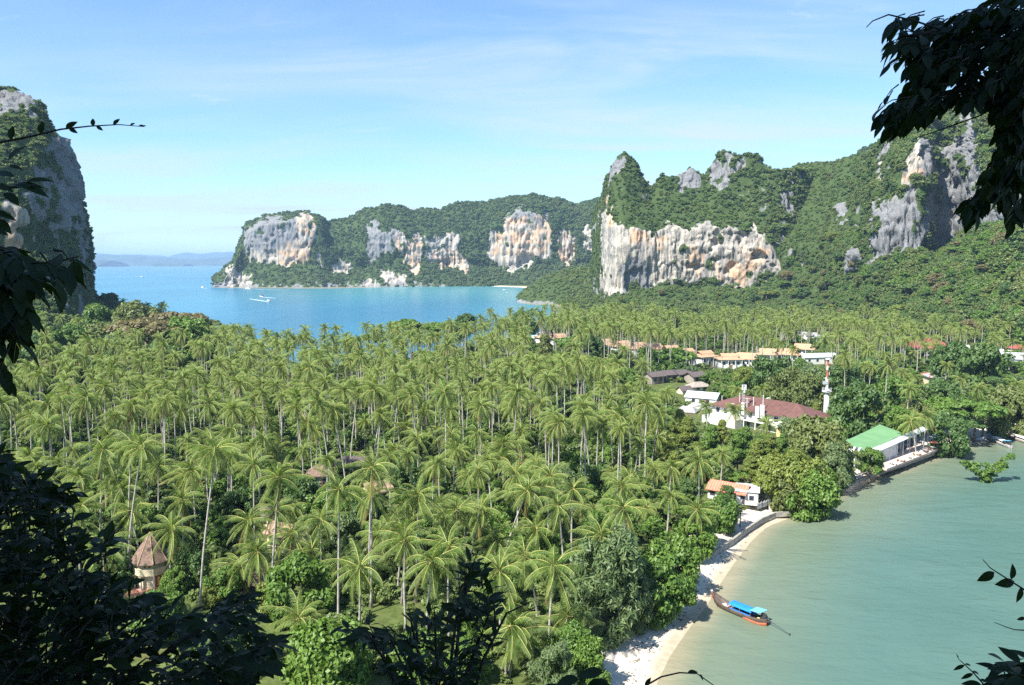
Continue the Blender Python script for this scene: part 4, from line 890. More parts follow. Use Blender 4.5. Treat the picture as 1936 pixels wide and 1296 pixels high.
# ------------------------------------------------------------------ broadleaved trees and bushes
# crown shape, leaf colour, crown centre x,y and width in the photograph, y of the foot
TREES = [
    ('feathery', 'grey', 1150, 1084, 200, 1180), ('round', 'bright', 1236, 1096, 150, 1148), ('round', 'bright', 1286, 1108, 84, 1140), ('feathery', 'grey', 1200, 1136, 110, 1168), ('round', 'bright', 1262, 1045, 130, 1096), ('round', 'bright', 1312, 1012, 96, 1042),
    ('round', 'bright', 1366, 966, 84, 992), ('round', 'yellow', 1462, 893, 104, 944), ('round', 'bright', 1532, 922, 112, 958), ('round', 'yellow', 1508, 886, 118, 945), ('round', 'olive', 1490, 925, 90, 952), ('round', 'olive', 1545, 838, 150, 905), ('feathery', 'grey', 1566, 872, 100, 912), ('round', 'bright', 1645, 866, 66, 896),
    ('round', 'dark', 1620, 780, 130, 835), ('round', 'bright', 1690, 785, 80, 830), ('round', 'dark', 1790, 808, 100, 845), ('umbrella', 'bright', 1845, 772, 120, 822), ('umbrella', 'bright', 1770, 765, 120, 815), ('round', 'olive', 1910, 768, 110, 812), ('umbrella', 'dark', 1826, 800, 80, 828),
    ('round', 'dark', 1455, 700, 100, 755), ('round', 'olive', 1490, 730, 90, 775), ('yellow' and 'round', 'yellow', 1408, 708, 56, 752), ('umbrella', 'bright', 1270, 674, 110, 703), ('round', 'bright', 1222, 680, 60, 705), ('round', 'grey', 1535, 715, 70, 765), ('round', 'olive', 1530, 745, 90, 785),
    ('round', 'dark', 1590, 715, 90, 775), ('round', 'dark', 1645, 705, 90, 755), ('round', 'bright', 1685, 745, 90, 790), ('round', 'dark', 1800, 684, 100, 735), ('round', 'dark', 1855, 700, 120, 750), ('umbrella', 'bright', 1900, 745, 110, 790), ('round', 'yellow', 1660, 760, 60, 795),
    ('tall', 'yellow', 1300, 815, 70, 885), ('tall', 'bright', 1345, 835, 80, 895), ('tall', 'bright', 1395, 845, 80, 900), ('tall', 'yellow', 1268, 850, 80, 910), ('tall', 'yellow', 1240, 815, 70, 875), ('tall', 'yellow', 1430, 860, 70, 905), ('tall', 'yellow', 1543, 775, 36, 815), ('tall', 'yellow', 1320, 870, 70, 915),
    ('umbrella', 'brown', 275, 622, 160, 725), ('umbrella', 'brown', 330, 604, 130, 690), ('round', 'bright', 352, 640, 125, 722), ('umbrella', 'brown', 100, 690, 115, 770), ('round', 'bright', 165, 695, 120, 762), ('umbrella', 'olive', 200, 622, 110, 712), ('round', 'olive', 255, 600, 100, 690), ('umbrella', 'olive', 385, 612, 80, 672),
    ('round', 'bright', 135, 640, 90, 730), ('round', 'bright', 180, 600, 80, 690), ('round', 'grey', 230, 655, 90, 735), ('round', 'dark', 300, 690, 110, 745), ('umbrella', 'brown', 240, 690, 110, 750), ('round', 'bright', 20, 740, 100, 800), ('round', 'dark', 60, 660, 90, 740), ('round', 'dark', 30, 690, 120, 770),
    ('umbrella', 'bright', 765, 612, 76, 690), ('umbrella', 'bright', 825, 618, 70, 688), ('round', 'dark', 880, 610, 56, 684), ('round', 'dark', 990, 608, 60, 668), ('umbrella', 'bright', 1095, 645, 110, 700), ('round', 'dark', 1115, 655, 70, 705), ('umbrella', 'bright', 700, 640, 60, 694), ('tall', 'olive', 1030, 660, 70, 720), ('tall', 'olive', 1075, 675, 60, 725),
    ('round', 'bright', 560, 1115, 165, 1178), ('round', 'yellow', 515, 1120, 80, 1165), ('round', 'bright', 620, 1255, 200, 1335), ('round', 'bright', 840, 1058, 90, 1095), ('round', 'bright', 1040, 1030, 84, 1085), ('feathery', 'grey', 1055, 940, 130, 990), ('round', 'bright', 1108, 1240, 110, 1286), ('round', 'bright', 1080, 1225, 120, 1275),
    ('round', 'bright', 1122, 1280, 70, 1306), ('feathery', 'grey', 1050, 1285, 120, 1335), ('round', 'dark', 360, 1065, 90, 1112), ('round', 'bright', 425, 1105, 90, 1138), ('round', 'dark', 690, 960, 80, 1000), ('round', 'bright', 1262, 935, 70, 975), ('round', 'bright', 1010, 1060, 70, 1100), ('round', 'dark', 1055, 1075, 70, 1115),
    ('round', 'yellow', 395, 1128, 50, 1150), ('round', 'bright', 335, 1095, 60, 1125), ('round', 'dark', 210, 1080, 90, 1120), ('round', 'bright', 300, 1160, 120, 1215), ('round', 'dark', 420, 1215, 150, 1280), ('round', 'bright', 790, 1240, 120, 1290), ('round', 'bright', 880, 1255, 110, 1300), ('round', 'bright', 900, 1170, 90, 1220), ('round', 'bright', 960, 1110, 80, 1150),
    ('round', 'dark', 450, 950, 90, 1000), ('round', 'dark', 570, 940, 90, 985), ('round', 'dark', 860, 970, 90, 1020), ('round', 'dark', 760, 905, 90, 950), ('round', 'grey', 650, 1000, 80, 1045), ('round', 'dark', 340, 960, 90, 1010), ('round', 'bright', 950, 940, 90, 985), ('round', 'dark', 1130, 900, 80, 940), ('round', 'bright', 1130, 1000, 80, 1040),
]
for k, (x, y) in enumerate(VILLA[:12]):
    if k in (6, 7): continue
    TREES.append(('round', ('bright', 'dark', 'olive', 'bright')[k % 4], x - 8, y + 41, 36, y + 62)); TREES.append(('round', ('dark', 'bright', 'grey')[k % 3], x + 10, y + 43, 30, y + 64))
for k, (x, y, w) in enumerate([(1255, 790, 60), (1285, 800, 66), (1310, 830, 60), (1365, 815, 54), (1410, 830, 60), (1455, 845, 60), (1480, 840, 50), (1275, 880, 70), (1330, 880, 60), (1420, 885, 60), (1225, 850, 60), (1235, 770, 54)]): TREES.append(('tall', 'yellow' if k % 2 else 'bright', x, y, w, y + 55))
for k, (x, y, w, by) in enumerate([(1400, 900, 60, 930), (1440, 905, 60, 935), (1300, 920, 60, 955), (1290, 965, 70, 1010), (1310, 985, 60, 1020), (1340, 990, 46, 1018), (1400, 960, 36, 980), (1375, 930, 40, 958), (1560, 890, 70, 915), (1592, 890, 44, 910), (1700, 790, 70, 838), (1730, 780, 80, 825), (1650, 800, 60, 832), (1580, 800, 60, 836), (1500, 800, 60, 838), (1860, 778, 80, 818), (1925, 772, 80, 812), (1780, 740, 80, 785), (1700, 735, 60, 775), (1620, 740, 60, 780)]): TREES.append(('round' if k % 3 else 'umbrella', ('bright', 'olive', 'dark', 'bright', 'grey')[k % 5], x, y, w, by))
titems = []
LOOK = {('feathery', 'grey'): 'fine leaved grey green tree', ('tall', 'olive'): 'feathery upright olive tree', ('tall', 'yellow'): 'thin yellowish conical tree'}
CN = {'bright': 'bright green', 'dark': 'dark green', 'olive': 'olive green', 'brown': 'brownish', 'grey': 'grey green', 'yellow': 'yellow green', 'mixed': 'mid green', 'far': 'dull green'}
SN = {'round': 'round crowned tree', 'umbrella': 'flat spreading tree', 'feathery': 'fine leaved tree', 'tall': 'upright tree', 'sparse': 'sparse tree', 'mid': 'round tree'}
def broad_tree(shape, mat, cx, cy, w, by, seed, D=None):
    r = random.Random(seed)
    if D is None: b = at(cx, by, 2.3); D = b.y
    c = atd(cx, cy, D); g = gz(c.x, D); rad = max(0.8, w * 0.5 / 1500 * D)
    mid = {'tall': 0.75, 'umbrella': 0.42}.get(shape, 0.55); oz = c.z - mid * rad - (0.25 * rad if shape in ('round', 'feathery') else 0)
    bush = oz - g < 0.45 * rad
    if bush: oz = max(g + 0.1, min(oz, g + 0.3))
    t = thing('bush' if bush else 'broadleaf_tree', '', 'bush' if bush else 'tree', (c.x, D, g), r.uniform(-0.6, 0.6), 'broadleaved trees and bushes on the flat land'); FOOT.append((c.x, D, rad * 0.7))
    link('trunk', boughs(max(0.8, oz - g + 0.15 * rad), rad), t)
    zs = (1.25 if shape in ('round', 'feathery') else 1.0) if not bush else max(0.7, min(1.5, (c.z - g) / (mid * rad)))
    o = link('crown', r.choice(CROWN[shape]), t, (0, 0, oz - g), (0, 0, r.uniform(0, 6.28)), (rad, rad, rad * zs)); set_mat(o, M_leaf[mat])
    look = LOOK.get((shape, mat)) or CN[mat] + ' ' + (SN[shape] if not bush else 'bush'); titems.append((t, float(cx), float(cy), look)); return t
for k, row in enumerate(TREES): broad_tree(*row, 500 + k)
# a wood behind the palms: single trees nearer, one mass beyond
n0 = 0; rg = np.random.default_rng(77); tries = rg.random((6000, 4)); TX = 0 + tries[:, 0] * 420; TY = 190 + tries[:, 1] * 380; TZ, TD = ground_z(TX, TY); TPX, TPY, _ = proj(np.stack([TX, TY, TZ + 6], 1))
for k in range(len(tries)):
    x, y, d, px, py = TX[k], TY[k], TD[k], TPX[k], TPY[k]
    if n0 >= 150 or d < 10 or px > 1985 or px < 1000 or (y < 430 and px < 1255) or on_foot(x, y, 1.0) or not far_enough(x, y, 4.0): continue
    rad = 2.4 + 2.6 * tries[k, 2]; hz = TZ[k] + 4 + 4 * tries[k, 3]
    c = proj(np.array([x, y, hz])); rp = rad * 1500 / y
    if blocked(x, y, y, rp * 0.85, c[0], c[1]): continue
    mat = ('bright', 'dark', 'bright', 'olive', 'grey', 'dark', 'brown')[int(tries[k, 3] * 977) % 7]; shape = ('round', 'round', 'umbrella', 'mid')[int(tries[k, 2] * 983) % 4]
    broad_tree(shape, mat, c[0], c[1], rp * 2, None, 3000 + k, D=y); occupy(x, y); n0 += 1
def hill_trees(ms, n, seed, r0, r1, zmax):
    p = scatter_points(ms, n, seed, rear=0.7, region=lambda V: np.where((V[..., 2] < zmax) & (V[..., 2] > 3), 1.0, 0.0)); rr = random.Random(seed)
    for k, q in enumerate(p):
        px, py, _ = proj(q)
        if not (1000 < px < 1950): continue
        rad = rr.uniform(r0, r1); m = rr.choice(('bright', 'bright', 'dark', 'olive', 'brown', 'yellow')); sh = rr.choice(('round', 'round', 'umbrella')); H = rad * rr.uniform(.5, .9)
        t = thing('broadleaf_tree', '', 'tree', (q[0], q[1], q[2] - .5), 0, 'large trees standing out on the slopes'); link('trunk', boughs(H, rad), t)
        o = link('crown', rr.choice(CROWN[sh]), t, (0, 0, H - .1 * rad), (0, 0, rr.uniform(0, 6.28)), (rad, rad, rad)); set_mat(o, M_leaf[m]); c = proj(q + np.array([0, 0, H + rad * .5]))
        titems.append((t, float(c[0]), float(c[1]), CN[m] + ' ' + ('slope tree' if sh == 'round' else 'flat slope tree')))
hill_trees(RIGHT, 105, 991, 3.5, 7.0, 70); hill_trees(MAIN, 24, 992, 3.0, 5.0, 60)
say_which(titems, '%s, %s to the %s')
def mass(name, label, n, x0, x1, y0, y1, cond, s0, s1, h0, h1, protos, mat, seed):
    rg = np.random.default_rng(seed); x = rg.uniform(x0, x1, n * 4); y = rg.uniform(y0, y1, n * 4); z, d = ground_z(x, y); px, py, _ = proj(np.stack([x, y, z], 1))
    ok = (d > 6) & (px > -150) & (px < 2090) & cond(x, y, d, px, py); ok &= np.array([not on_foot(a, b, 0.5) if o else False for a, b, o in zip(x, y, ok)])
    i = np.nonzero(ok)[0][:n]; s = rg.uniform(s0, s1, len(i)); p = np.stack([x[i], y[i], z[i] + rg.uniform(h0, h1, len(i)) - 0.2 * s], 1)
    return stuff(name, label, p, s, protos, mat, seed, 0.15)
def clear_view(x, y, d, px, py, h):
    c = proj(np.stack([x, y, h + 2.3 + 0 * x], -1)); ok = np.ones(len(x), bool)
    for a, b, c_, d_, DD in (CLEAR if h > 2 else CLEAR[-5:]): ok &= ~((y < DD) & (c[0] > a) & (c[0] < c_) & (c[1] > b) & (c[1] < d_))
    return ok
mass('forest', 'mixed green forest filling the flat land below the central cliff and the mountain', 2300, 20, 560, 455, 900, lambda x, y, d, px, py: (px > 1000) & (y < 900), 3.0, 5.6, 3.5, 8.5, CROWN['mid'], M_leaf['mixed'], 51)
mass('forest', 'green and brownish forest at the foot of the left limestone tower', 420, -420, -110, 300, 560, lambda x, y, d, px, py: (d > 6) & (px < 420), 2.6, 4.6, 3.0, 7.0, CROWN['mid'], M_leaf['mixed'], 52)
mass('undergrowth', 'dark undergrowth of bushes and young plants between the palm trunks', 14000, -330, 330, 86, 460, lambda x, y, d, px, py: (d > 9) & clear_view(x, y, d, px, py, 1.5) & ((py < 1060) | (vnoise(np.stack([x / 9, y / 9, x * 0], -1), 3) > -0.12)), 0.7, 2.4, 0.0, 0.5, CLUMP, M_leaf['mixed'], 53)
mass('understorey', 'mid height leafy understorey among the palms and houses', 1500, -330, 330, 100, 460, lambda x, y, d, px, py: (d > 11) & clear_view(x, y, d, px, py, 5) & (py < 1050), 1.4, 3.2, 0.6, 3.0, CROWN['mid'], M_leaf['mixed'], 54)
mass('understorey', 'bright green leafy saplings and shrubs among the palms and houses', 3000, -330, 330, 100, 460, lambda x, y, d, px, py: (d > 11) & clear_view(x, y, d, px, py, 5) & (py < 1050), 1.4, 3.2, 0.6, 3.0, CROWN['mid'], M_leaf['bright'], 55)
# mangrove standing in the water
mg = at(1862, 912, 0.0); t = thing('mangrove_tree', 'small sparse mangrove standing alone in the green water', 'tree', (mg.x, mg.y, -0.3))
b = MB(); 
for a, (tx, ty, tz) in enumerate(((-4.0, 0.5, 5.0), (3.8, 1.0, 5.6), (0.2, -0.3, 4.0), (-1.6, 1.2, 4.5), (5.5, 0.5, 6.2))): b.tube([(0.2 * a - 0.4, 0, 0), (tx * 0.3, ty * 0.4, tz * 0.5), (tx, ty, tz)], [0.2, 0.13, 0.04], 6)
b.build('trunk', M_wood, t)
cr = leaf_cloud('crown', 777, 64, 60, 0.36, puff_r=(0.5, 1.0), mat=M_leaf['bright'])
vv = np.empty(len(cr.vertices) * 3, np.float32); cr.vertices.foreach_get('co', vv); vv = vv.reshape(-1, 4, 3); rgm = np.random.default_rng(5); per = 60
limbs = [((-0.2, 0, 0.6), (-4.2, 0.5, 5.2)), ((0.2, 0, 0.6), (4.2, 1.0, 5.8)), ((0, 0, 0.3), (0.4, -0.3, 3.6)), ((1.5, .3, 2.6), (6.4, 0.5, 6.6)), ((0, 0, 0.5), (-2, 1, 4.6))]
for i in range(64):
    a, c = limbs[i % 5]; s = 0.12 + 0.88 * rgm.random(); q = np.array(a) * (1 - s) + np.array(c) * s + rgm.normal(size=3) * 0.45; blk = vv[i * per:(i + 1) * per]; blk -= blk.reshape(-1, 3).mean(0); blk += q
cr.vertices.foreach_set('co', np.ascontiguousarray(vv.reshape(-1))); cr.update(); link('crown', cr, t)

# drift line of leaves and twigs on the upper sand
def drift():
    rg = np.random.default_rng(8); V, F = [], []
    pts = [at(x, y, 0.9) for x, y in ((1185, 1296), (1205, 1245), (1240, 1200), (1300, 1140), (1335, 1085), (1380, 1035), (1440, 985))]; pts = [(p.x, p.y) for p in pts]; b = MB()
    for k in range(170):
        i = rg.integers(0, len(pts) - 1); f = rg.random(); x = pts[i][0] * (1 - f) + pts[i + 1][0] * f + rg.normal() * 0.8; y = pts[i][1] * (1 - f) + pts[i + 1][1] * f + rg.normal() * 0.5; z = gz(x, y); l = rg.uniform(.12, .5)
        if z > 0.1: b.box((x, y, z + .03), (l, l * rg.uniform(.15, .6), .05), rg.random() * 3)
    tag(b.build('beach_litter', M_wood), 'dark scraps of leaves and twigs along the upper sand', None, None, 'stuff')
drift()
# ------------------------------------------------------------------ buildings
M_tan = simple('tan_roof_tiles', (0.47, 0.29, 0.175), 0.8, 0.25, 1.5, 0.4)
M_brownroof = simple('brown_sheet_roof', (0.150, 0.075, 0.060), 0.55, 0.15, 0.8, 0.2)
M_white = simple('white_painted_wall', (0.66, 0.65, 0.61), 0.7, 0.10, 0.8)
M_whiteroof = simple('white_sheet_roof', (0.62, 0.64, 0.67), 0.5, 0.12, 0.5)
M_greyroof = simple('weathered_grey_roof', (0.34, 0.33, 0.33), 0.85, 0.3, 1.5, 0.4)
M_thatch = simple('brown_thatch', (0.21, 0.145, 0.11), 0.95, 0.4, 2.5, 0.8)
M_darkthatch = simple('dark_thatch', (0.125, 0.10, 0.095), 0.95, 0.4, 2.5, 0.8)
M_greythatch = simple('grey_thatch', (0.33, 0.28, 0.23), 0.95, 0.3, 2.5, 0.8)
M_pink = simple('pinkish_shingles', (0.36, 0.235, 0.165), 0.9, 0.25, 2.0, 0.5)
M_cream = simple('cream_wall', (0.70, 0.62, 0.42), 0.75, 0.12, 1.0)
M_yellow = simple('yellow_wall', (0.75, 0.53, 0.22), 0.75, 0.1, 1.0)
M_glass = simple('dark_window_glass', (0.035, 0.045, 0.06), 0.15, 0.2, 2.0, 0, 0, 0.6)
M_woodpanel = simple('brown_timber', (0.27, 0.14, 0.07), 0.7, 0.3, 3.0)
M_darkwood = simple('dark_timber', (0.07, 0.045, 0.04), 0.8, 0.3, 3.0)
M_crimson = simple('crimson_roof', (0.33, 0.085, 0.075), 0.6, 0.2, 1.0, 0.2)
M_redridge = simple('red_ridge_tiles', (0.52, 0.13, 0.11), 0.6, 0.15, 2.0)
M_coral = simple('coral_roof_tiles', (0.60, 0.22, 0.14), 0.7, 0.2, 2.0, 0.4)
M_green = simple('green_sheet_roof', (0.15, 0.29, 0.13), 0.5, 0.10, 0.4)
M_palegreen = simple('pale_green_roof', (0.42, 0.60, 0.42), 0.6, 0.12, 0.6)
M_blue = simple('blue_tarp', (0.02, 0.22, 0.70), 0.5, 0.12, 2.0)
M_lightblue = simple('light_blue_tarp', (0.16, 0.52, 0.80), 0.5, 0.12, 2.0)
M_redpaint = simple('red_paint', (0.40, 0.13, 0.085), 0.5, 0.2, 2.0)
M_steel = simple('grey_painted_steel', (0.42, 0.44, 0.47), 0.45, 0.1, 2.0)
M_concrete = simple('stained_concrete', (0.36, 0.33, 0.28), 0.9, 0.35, 1.2, 0.4)
M_walk = simple('pink_concrete_walk', (0.62, 0.48, 0.40), 0.9, 0.15, 0.8)

def local(p, z): return (p.x, p.y, z)
def P3(x, y, z): q = at(x, y, z); return q
def hip(b, L, W, z0, h, ridge, t=0.18):
    x, y, r = L / 2, W / 2, ridge / 2
    v = [(-x, -y, z0), (x, -y, z0), (x, y, z0), (-x, y, z0), (-r, 0, z0 + h), (r, 0, z0 + h)]
    v += [(a, c, z0 - t) for a, c in ((-x, -y), (x, -y), (x, y), (-x, y))]
    return b.add(v, [(0, 1, 5, 4), (1, 2, 5), (2, 3, 4, 5), (3, 0, 4), (6, 9, 8, 7), (0, 6, 7, 1), (1, 7, 8, 2), (2, 8, 9, 3), (3, 9, 6, 0)])
def gable(b, L, W, z0, h, t=0.18, skew=0.0):
    """roof of two thick slopes along x"""
    for s in (-1, 1):
        o = [(-L / 2, 0, z0 + h), (L / 2, 0, z0 + h), (L / 2, s * W / 2, z0), (-L / 2, s * W / 2, z0)]
        if s < 0: o = [o[3], o[2], o[1], o[0]]
        else: o = o[::-1]; o = [o[2], o[3], o[0], o[1]]
        b.slab(o if s < 0 else [(-L / 2, 0.004, z0 + h - 0.004), (L / 2, 0.004, z0 + h - 0.004), (L / 2, W / 2, z0), (-L / 2, W / 2, z0)], t)
    return b
def windows(t, L, y, z, n, w=1.1, h=1.2, x0=None, sill=True, wood=False):
    """n windows on the face y (sign gives the side) of a house, each a frame with a pane"""
    for k in range(n):
        x = -L / 2 + L * (k + 0.5) / n if x0 is None else x0 + k * (w + 0.8); s = 1 if y > 0 else -1
        f = MB(); f.box((x, y + s * 0.04, z), (w + 0.16, 0.08, h + 0.16)); fo = f.build('window', M_woodpanel if wood else M_white, t)
        g = MB(); g.box((x, y + s * 0.095, z), (w, 0.03, h)); g.build('pane', M_glass, fo)
def door(t, x, y, z0, w=1.0, h=2.1, m=None):
    s = 1 if y > 0 else -1; b = MB(); b.box((x, y + s * 0.05, z0 + h / 2), (w, 0.1, h)); b.build('door', m or M_woodpanel, t)

def villa(px, py, k, label):
    q = P3(px, py, 10.2); g = gz(q.x, q.y); L, W = 11.5, 9.0
    t = thing('villa', label, 'house', (q.x, q.y, g), math.radians(30 if px < 1340 else (-24 if px > 1400 else 4)), 'tan roofed resort villas in a row'); H = 4.6; dz = 10.2 - g - H
    b = MB(); b.box((0, 0, H / 2), (L - 2, W - 2, H)); b.build('wall', M_white, t)
    z1, z2 = H + dz * 0.52, H + dz; b = MB(); x, y, x2, y2 = L / 2, W / 2, L * 0.30, W * 0.22
    b.add([(-x, -y, H - .1), (x, -y, H - .1), (x, y, H - .1), (-x, y, H - .1), (-x * .6, -y * .58, H + dz * .22), (x * .6, -y * .58, H + dz * .22), (x * .6, y * .58, H + dz * .22), (-x * .6, y * .58, H + dz * .22), (-x2, -y2, z1), (x2, -y2, z1), (x2, y2, z1), (-x2, y2, z1)],
          [(0, 1, 5, 4), (1, 2, 6, 5), (2, 3, 7, 6), (3, 0, 4, 7), (4, 5, 9, 8), (5, 6, 10, 9), (6, 7, 11, 10), (7, 4, 8, 11), (3, 2, 1, 0)])
    e = 0.55
    b.slab([(-x2 - e, -y2 - .12, z1 - 0.03), (x2 + e, -y2 - .12, z1 - 0.03), (x2 + e, 0, z2), (-x2 - e, 0, z2)], 0.12); b.slab([(-x2 - e, 0.003, z2), (x2 + e, 0.003, z2), (x2 + e, y2 + .12, z1 - 0.03), (-x2 - e, y2 + .12, z1 - 0.03)], 0.12)
    ro = b.build('roof', M_tan, t)
    for s in (-1, 1):
        c = MB(); xx = s * (x2 + 0.05); c.add([(xx, -y2, z1), (xx, y2, z1), (xx, 0, z2 - .15), (xx + s * .12, -y2, z1), (xx + s * .12, y2, z1), (xx + s * .12, 0, z2 - .15)], [(0, 1, 2), (5, 4, 3), (0, 3, 4, 1), (1, 4, 5, 2), (2, 5, 3, 0)]); c.build('gablet', M_darkwood, ro)
    windows(t, L - 3, -(W - 2) / 2, 2.9, 4); door(t, 0.0, -(W - 2) / 2, 0.1)
    b = MB()
    for xx in (-4.6, -1.6, 1.6, 4.6): b.box((xx, -W / 2 + .3, H / 2 - .1), (0.22, 0.22, H - .1))
    b.build('porch_posts', M_white, t)
VL = ['tan roofed villa leftmost in the long row, half hidden by palms', 'tan roofed villa second from left in the long row', 'tan roofed villa just right of the pale green roof', 'tan roofed villa fourth from left in the long row', 'tan roofed villa fifth from left above a dark tree', 'small tan roof sixth from left, low behind bushes',
      'large tan roof left of the pair with white veranda', 'tan roofed villa with white veranda wall below its eave', 'tan roofed villa right of the one with the veranda', 'tan roofed villa above the big dark domed tree', 'tan roofed villa behind two tall palms, third from right end', 'tan roofed villa at the right end of the row',
      'lone far tan roof, left one of two above the grove rim', 'lone far tan roof, right one of two above the grove rim']
for k, (x, y) in enumerate(VILLA): villa(x, y, k, VL[k])

def simple_house(name, label, px, py, zt, L, W, H, rz, roof, wall, kind='hip', ridge=0.4, over=0.6, nwin=3, wood=False, group=None, ridge_m=None):
    """px,py: picture position of the roof top at height zt"""
    q = P3(px, py, zt); g = gz(q.x, q.y); t = thing(name, label, 'house', (q.x, q.y, g), math.radians(rz), group); H = min(H, zt - g - 1.5); h = zt - g - H
    b = MB()
    if kind == 'gable':
        x, y = L / 2 - over, W / 2 - over; b.add([(-x, -y, 0), (x, -y, 0), (x, y, 0), (-x, y, 0), (-x, -y, H), (x, -y, H), (x, y, H), (-x, y, H), (-x, 0, H + h * .8), (x, 0, H + h * .8)], [(0, 1, 5, 4), (2, 3, 7, 6), (1, 2, 6, 9, 5), (3, 0, 4, 8, 7), (3, 2, 1, 0)])
    else: b.box((0, 0, H / 2), (L - 2 * over, W - 2 * over, H - 0.2))
    b.build('wall', wall, t)
    b = MB(); (gable(b, L, W, H, h) if kind == 'gable' else hip(b, L, W, H, h, L * ridge)); ro = b.build('roof', roof, t)
    if ridge_m:
        b = MB(); r = L * ridge / 2
        b.tube([(-r, 0, H + h + .06), (r, 0, H + h + .06)], 0.22, 6)
        for sx in (-1, 1):
            for sy in (-1, 1): b.tube([(sx * r, 0, H + h + .06), (sx * L / 2, sy * W / 2, H + .08)], 0.2, 6)
        b.build('ridge_tiles', ridge_m, ro)
    if nwin: windows(t, L - 2 * over - .6, -(W / 2 - over), H * 0.58, nwin, wood=wood, h=min(1.2, H * .4)); door(t, L * 0.12, -(W / 2 - over), 0.05, h=min(2.1, H * .8))
    return t
# dark thatched row and huts
for k, (x, y, l) in enumerate([(1236, 703, 'dark thatched house leftmost of the four joined roofs'), (1262, 700, 'dark thatched house second of the four joined roofs'), (1288, 699, 'dark thatched house third of the four joined roofs'), (1314, 703, 'dark thatched house rightmost of the four joined roofs')]):
    simple_house('thatched_house', l, x, y, 7.6, 7.4, 7.0, 3.4, 28, M_darkthatch, M_greythatch, 'gable', 0.5, 0.7, 2, True, 'dark thatched houses standing in a row')
simple_house('thatched_house', 'low grey thatched house below the dark roofs beside a palm', 1320, 722, 6.2, 8, 6, 2.8, 20, M_greythatch, M_white, 'hip', 0.4, 0.6, 2, True)
simple_house('thatched_hut', 'small thatched hut with white patches in front of the dark roofs', 1294, 730, 5.6, 5.2, 4.6, 2.6, 25, M_darkthatch, M_cream, 'gable', 0.5, 0.5, 1, True)
simple_house('thatched_hut', 'pale grey thatched hut behind the right end of the brown roof', 1485, 741, 6.4, 7.5, 5.5, 3.0, -12, M_greythatch, M_white, 'hip', 0.5, 0.6, 2, True)
simple_house('shed', 'shed with a faded pale green roof beside the grey hut', 1462, 752, 4.6, 7, 5, 2.8, -12, M_palegreen, M_white, 'hip', 0.5, 0.4, 2)
simple_house('shed', 'pale green roof in front of the third tan villa', 1196, 653, 7.6, 12, 8, 4.0, 25, M_palegreen, M_white, 'hip', 0.6, 0.5, 3)
simple_house('shed', 'far pale green roof left of the two lone tan roofs', 1010, 634, 7.6, 10, 7, 4.0, 20, M_palegreen, M_white, 'hip', 0.6, 0.5, 3)
simple_house('shed', 'far pale green roof in front of the two lone tan roofs', 1065, 638, 7.4, 12, 8, 4.0, 20, M_palegreen, M_white, 'hip', 0.6, 0.5, 3)
for k, (x, y, l) in enumerate([(1514, 628, 'small grey roofed house, left of three far behind the mast'), (1532, 629, 'small grey roofed house, middle of three far behind the mast'), (1552, 633, 'small grey roofed house, right of three far behind the mast')]):
    simple_house('grey_house', l, x, y, 8.0, 8, 6.5, 4.0, 15 - 10 * k, M_greyroof, M_white, 'gable', 0.5, 0.5, 2, False, 'small grey roofed houses')
simple_house('white_shed', 'long shed with a white sheet roof right behind the mast', 1546, 668, 8.0, 18, 7, 4.6, 12, M_whiteroof, M_white, 'gable', 0.5, 0.4, 4)
simple_house('hall', 'hall with a two tier crimson hipped roof behind palms', 1752, 640, 12.0, 22, 12, 5.0, 4, M_crimson, M_greyroof, 'hip', 0.45, 1.2, 5)
simple_house('white_shed', 'white roofed shed touching the crimson roofed hall', 1797, 652, 8.6, 17, 9, 4.5, -14, M_whiteroof, M_white, 'gable', 0.5, 0.4, 4)
simple_house('white_shed', 'narrow white roofed shed between two palms right of the hall', 1868, 660, 8.0, 14, 6, 4.5, -8, M_whiteroof, M_steel, 'gable', 0.5, 0.4, 3)
simple_house('white_shed', 'large bright white roof cut by the right picture edge', 1915, 667, 9.0, 20, 12, 4.0, -12, M_whiteroof, M_steel, 'gable', 0.5, 0.4, 4)
simple_house('pavilion', 'small red roofed pavilion above the large white roof', 1925, 651, 10.5, 8, 7, 5.5, 10, M_crimson, M_cream, 'hip', 0.15, 0.7, 2)
simple_house('house', 'house with a dark grey hipped roof edged by red ridge tiles', 1778, 704, 8.2, 11, 9, 3.8, -10, M_greyroof, M_cream, 'hip', 0.35, 0.7, 3, False, None, M_redridge)
simple_house('thatched_hut', 'left of two small dark gabled huts under palm trunks', 1650, 729, 6.0, 4.6, 5.2, 2.8, 60, M_darkthatch, M_woodpanel, 'gable', 0.5, 0.5, 1, True, 'two small dark gabled huts')
simple_house('thatched_hut', 'right of two small dark gabled huts under palm trunks', 1671, 730, 6.0, 4.6, 5.2, 2.8, 60, M_darkthatch, M_woodpanel, 'gable', 0.5, 0.5, 1, True, 'two small dark gabled huts')
simple_house('cottage', 'small cottage with an orange cream wall among bushes', 1764, 738, 5.4, 5, 4.4, 3.4, 15, M_pink, M_yellow, 'gable', 0.5, 0.4, 1)
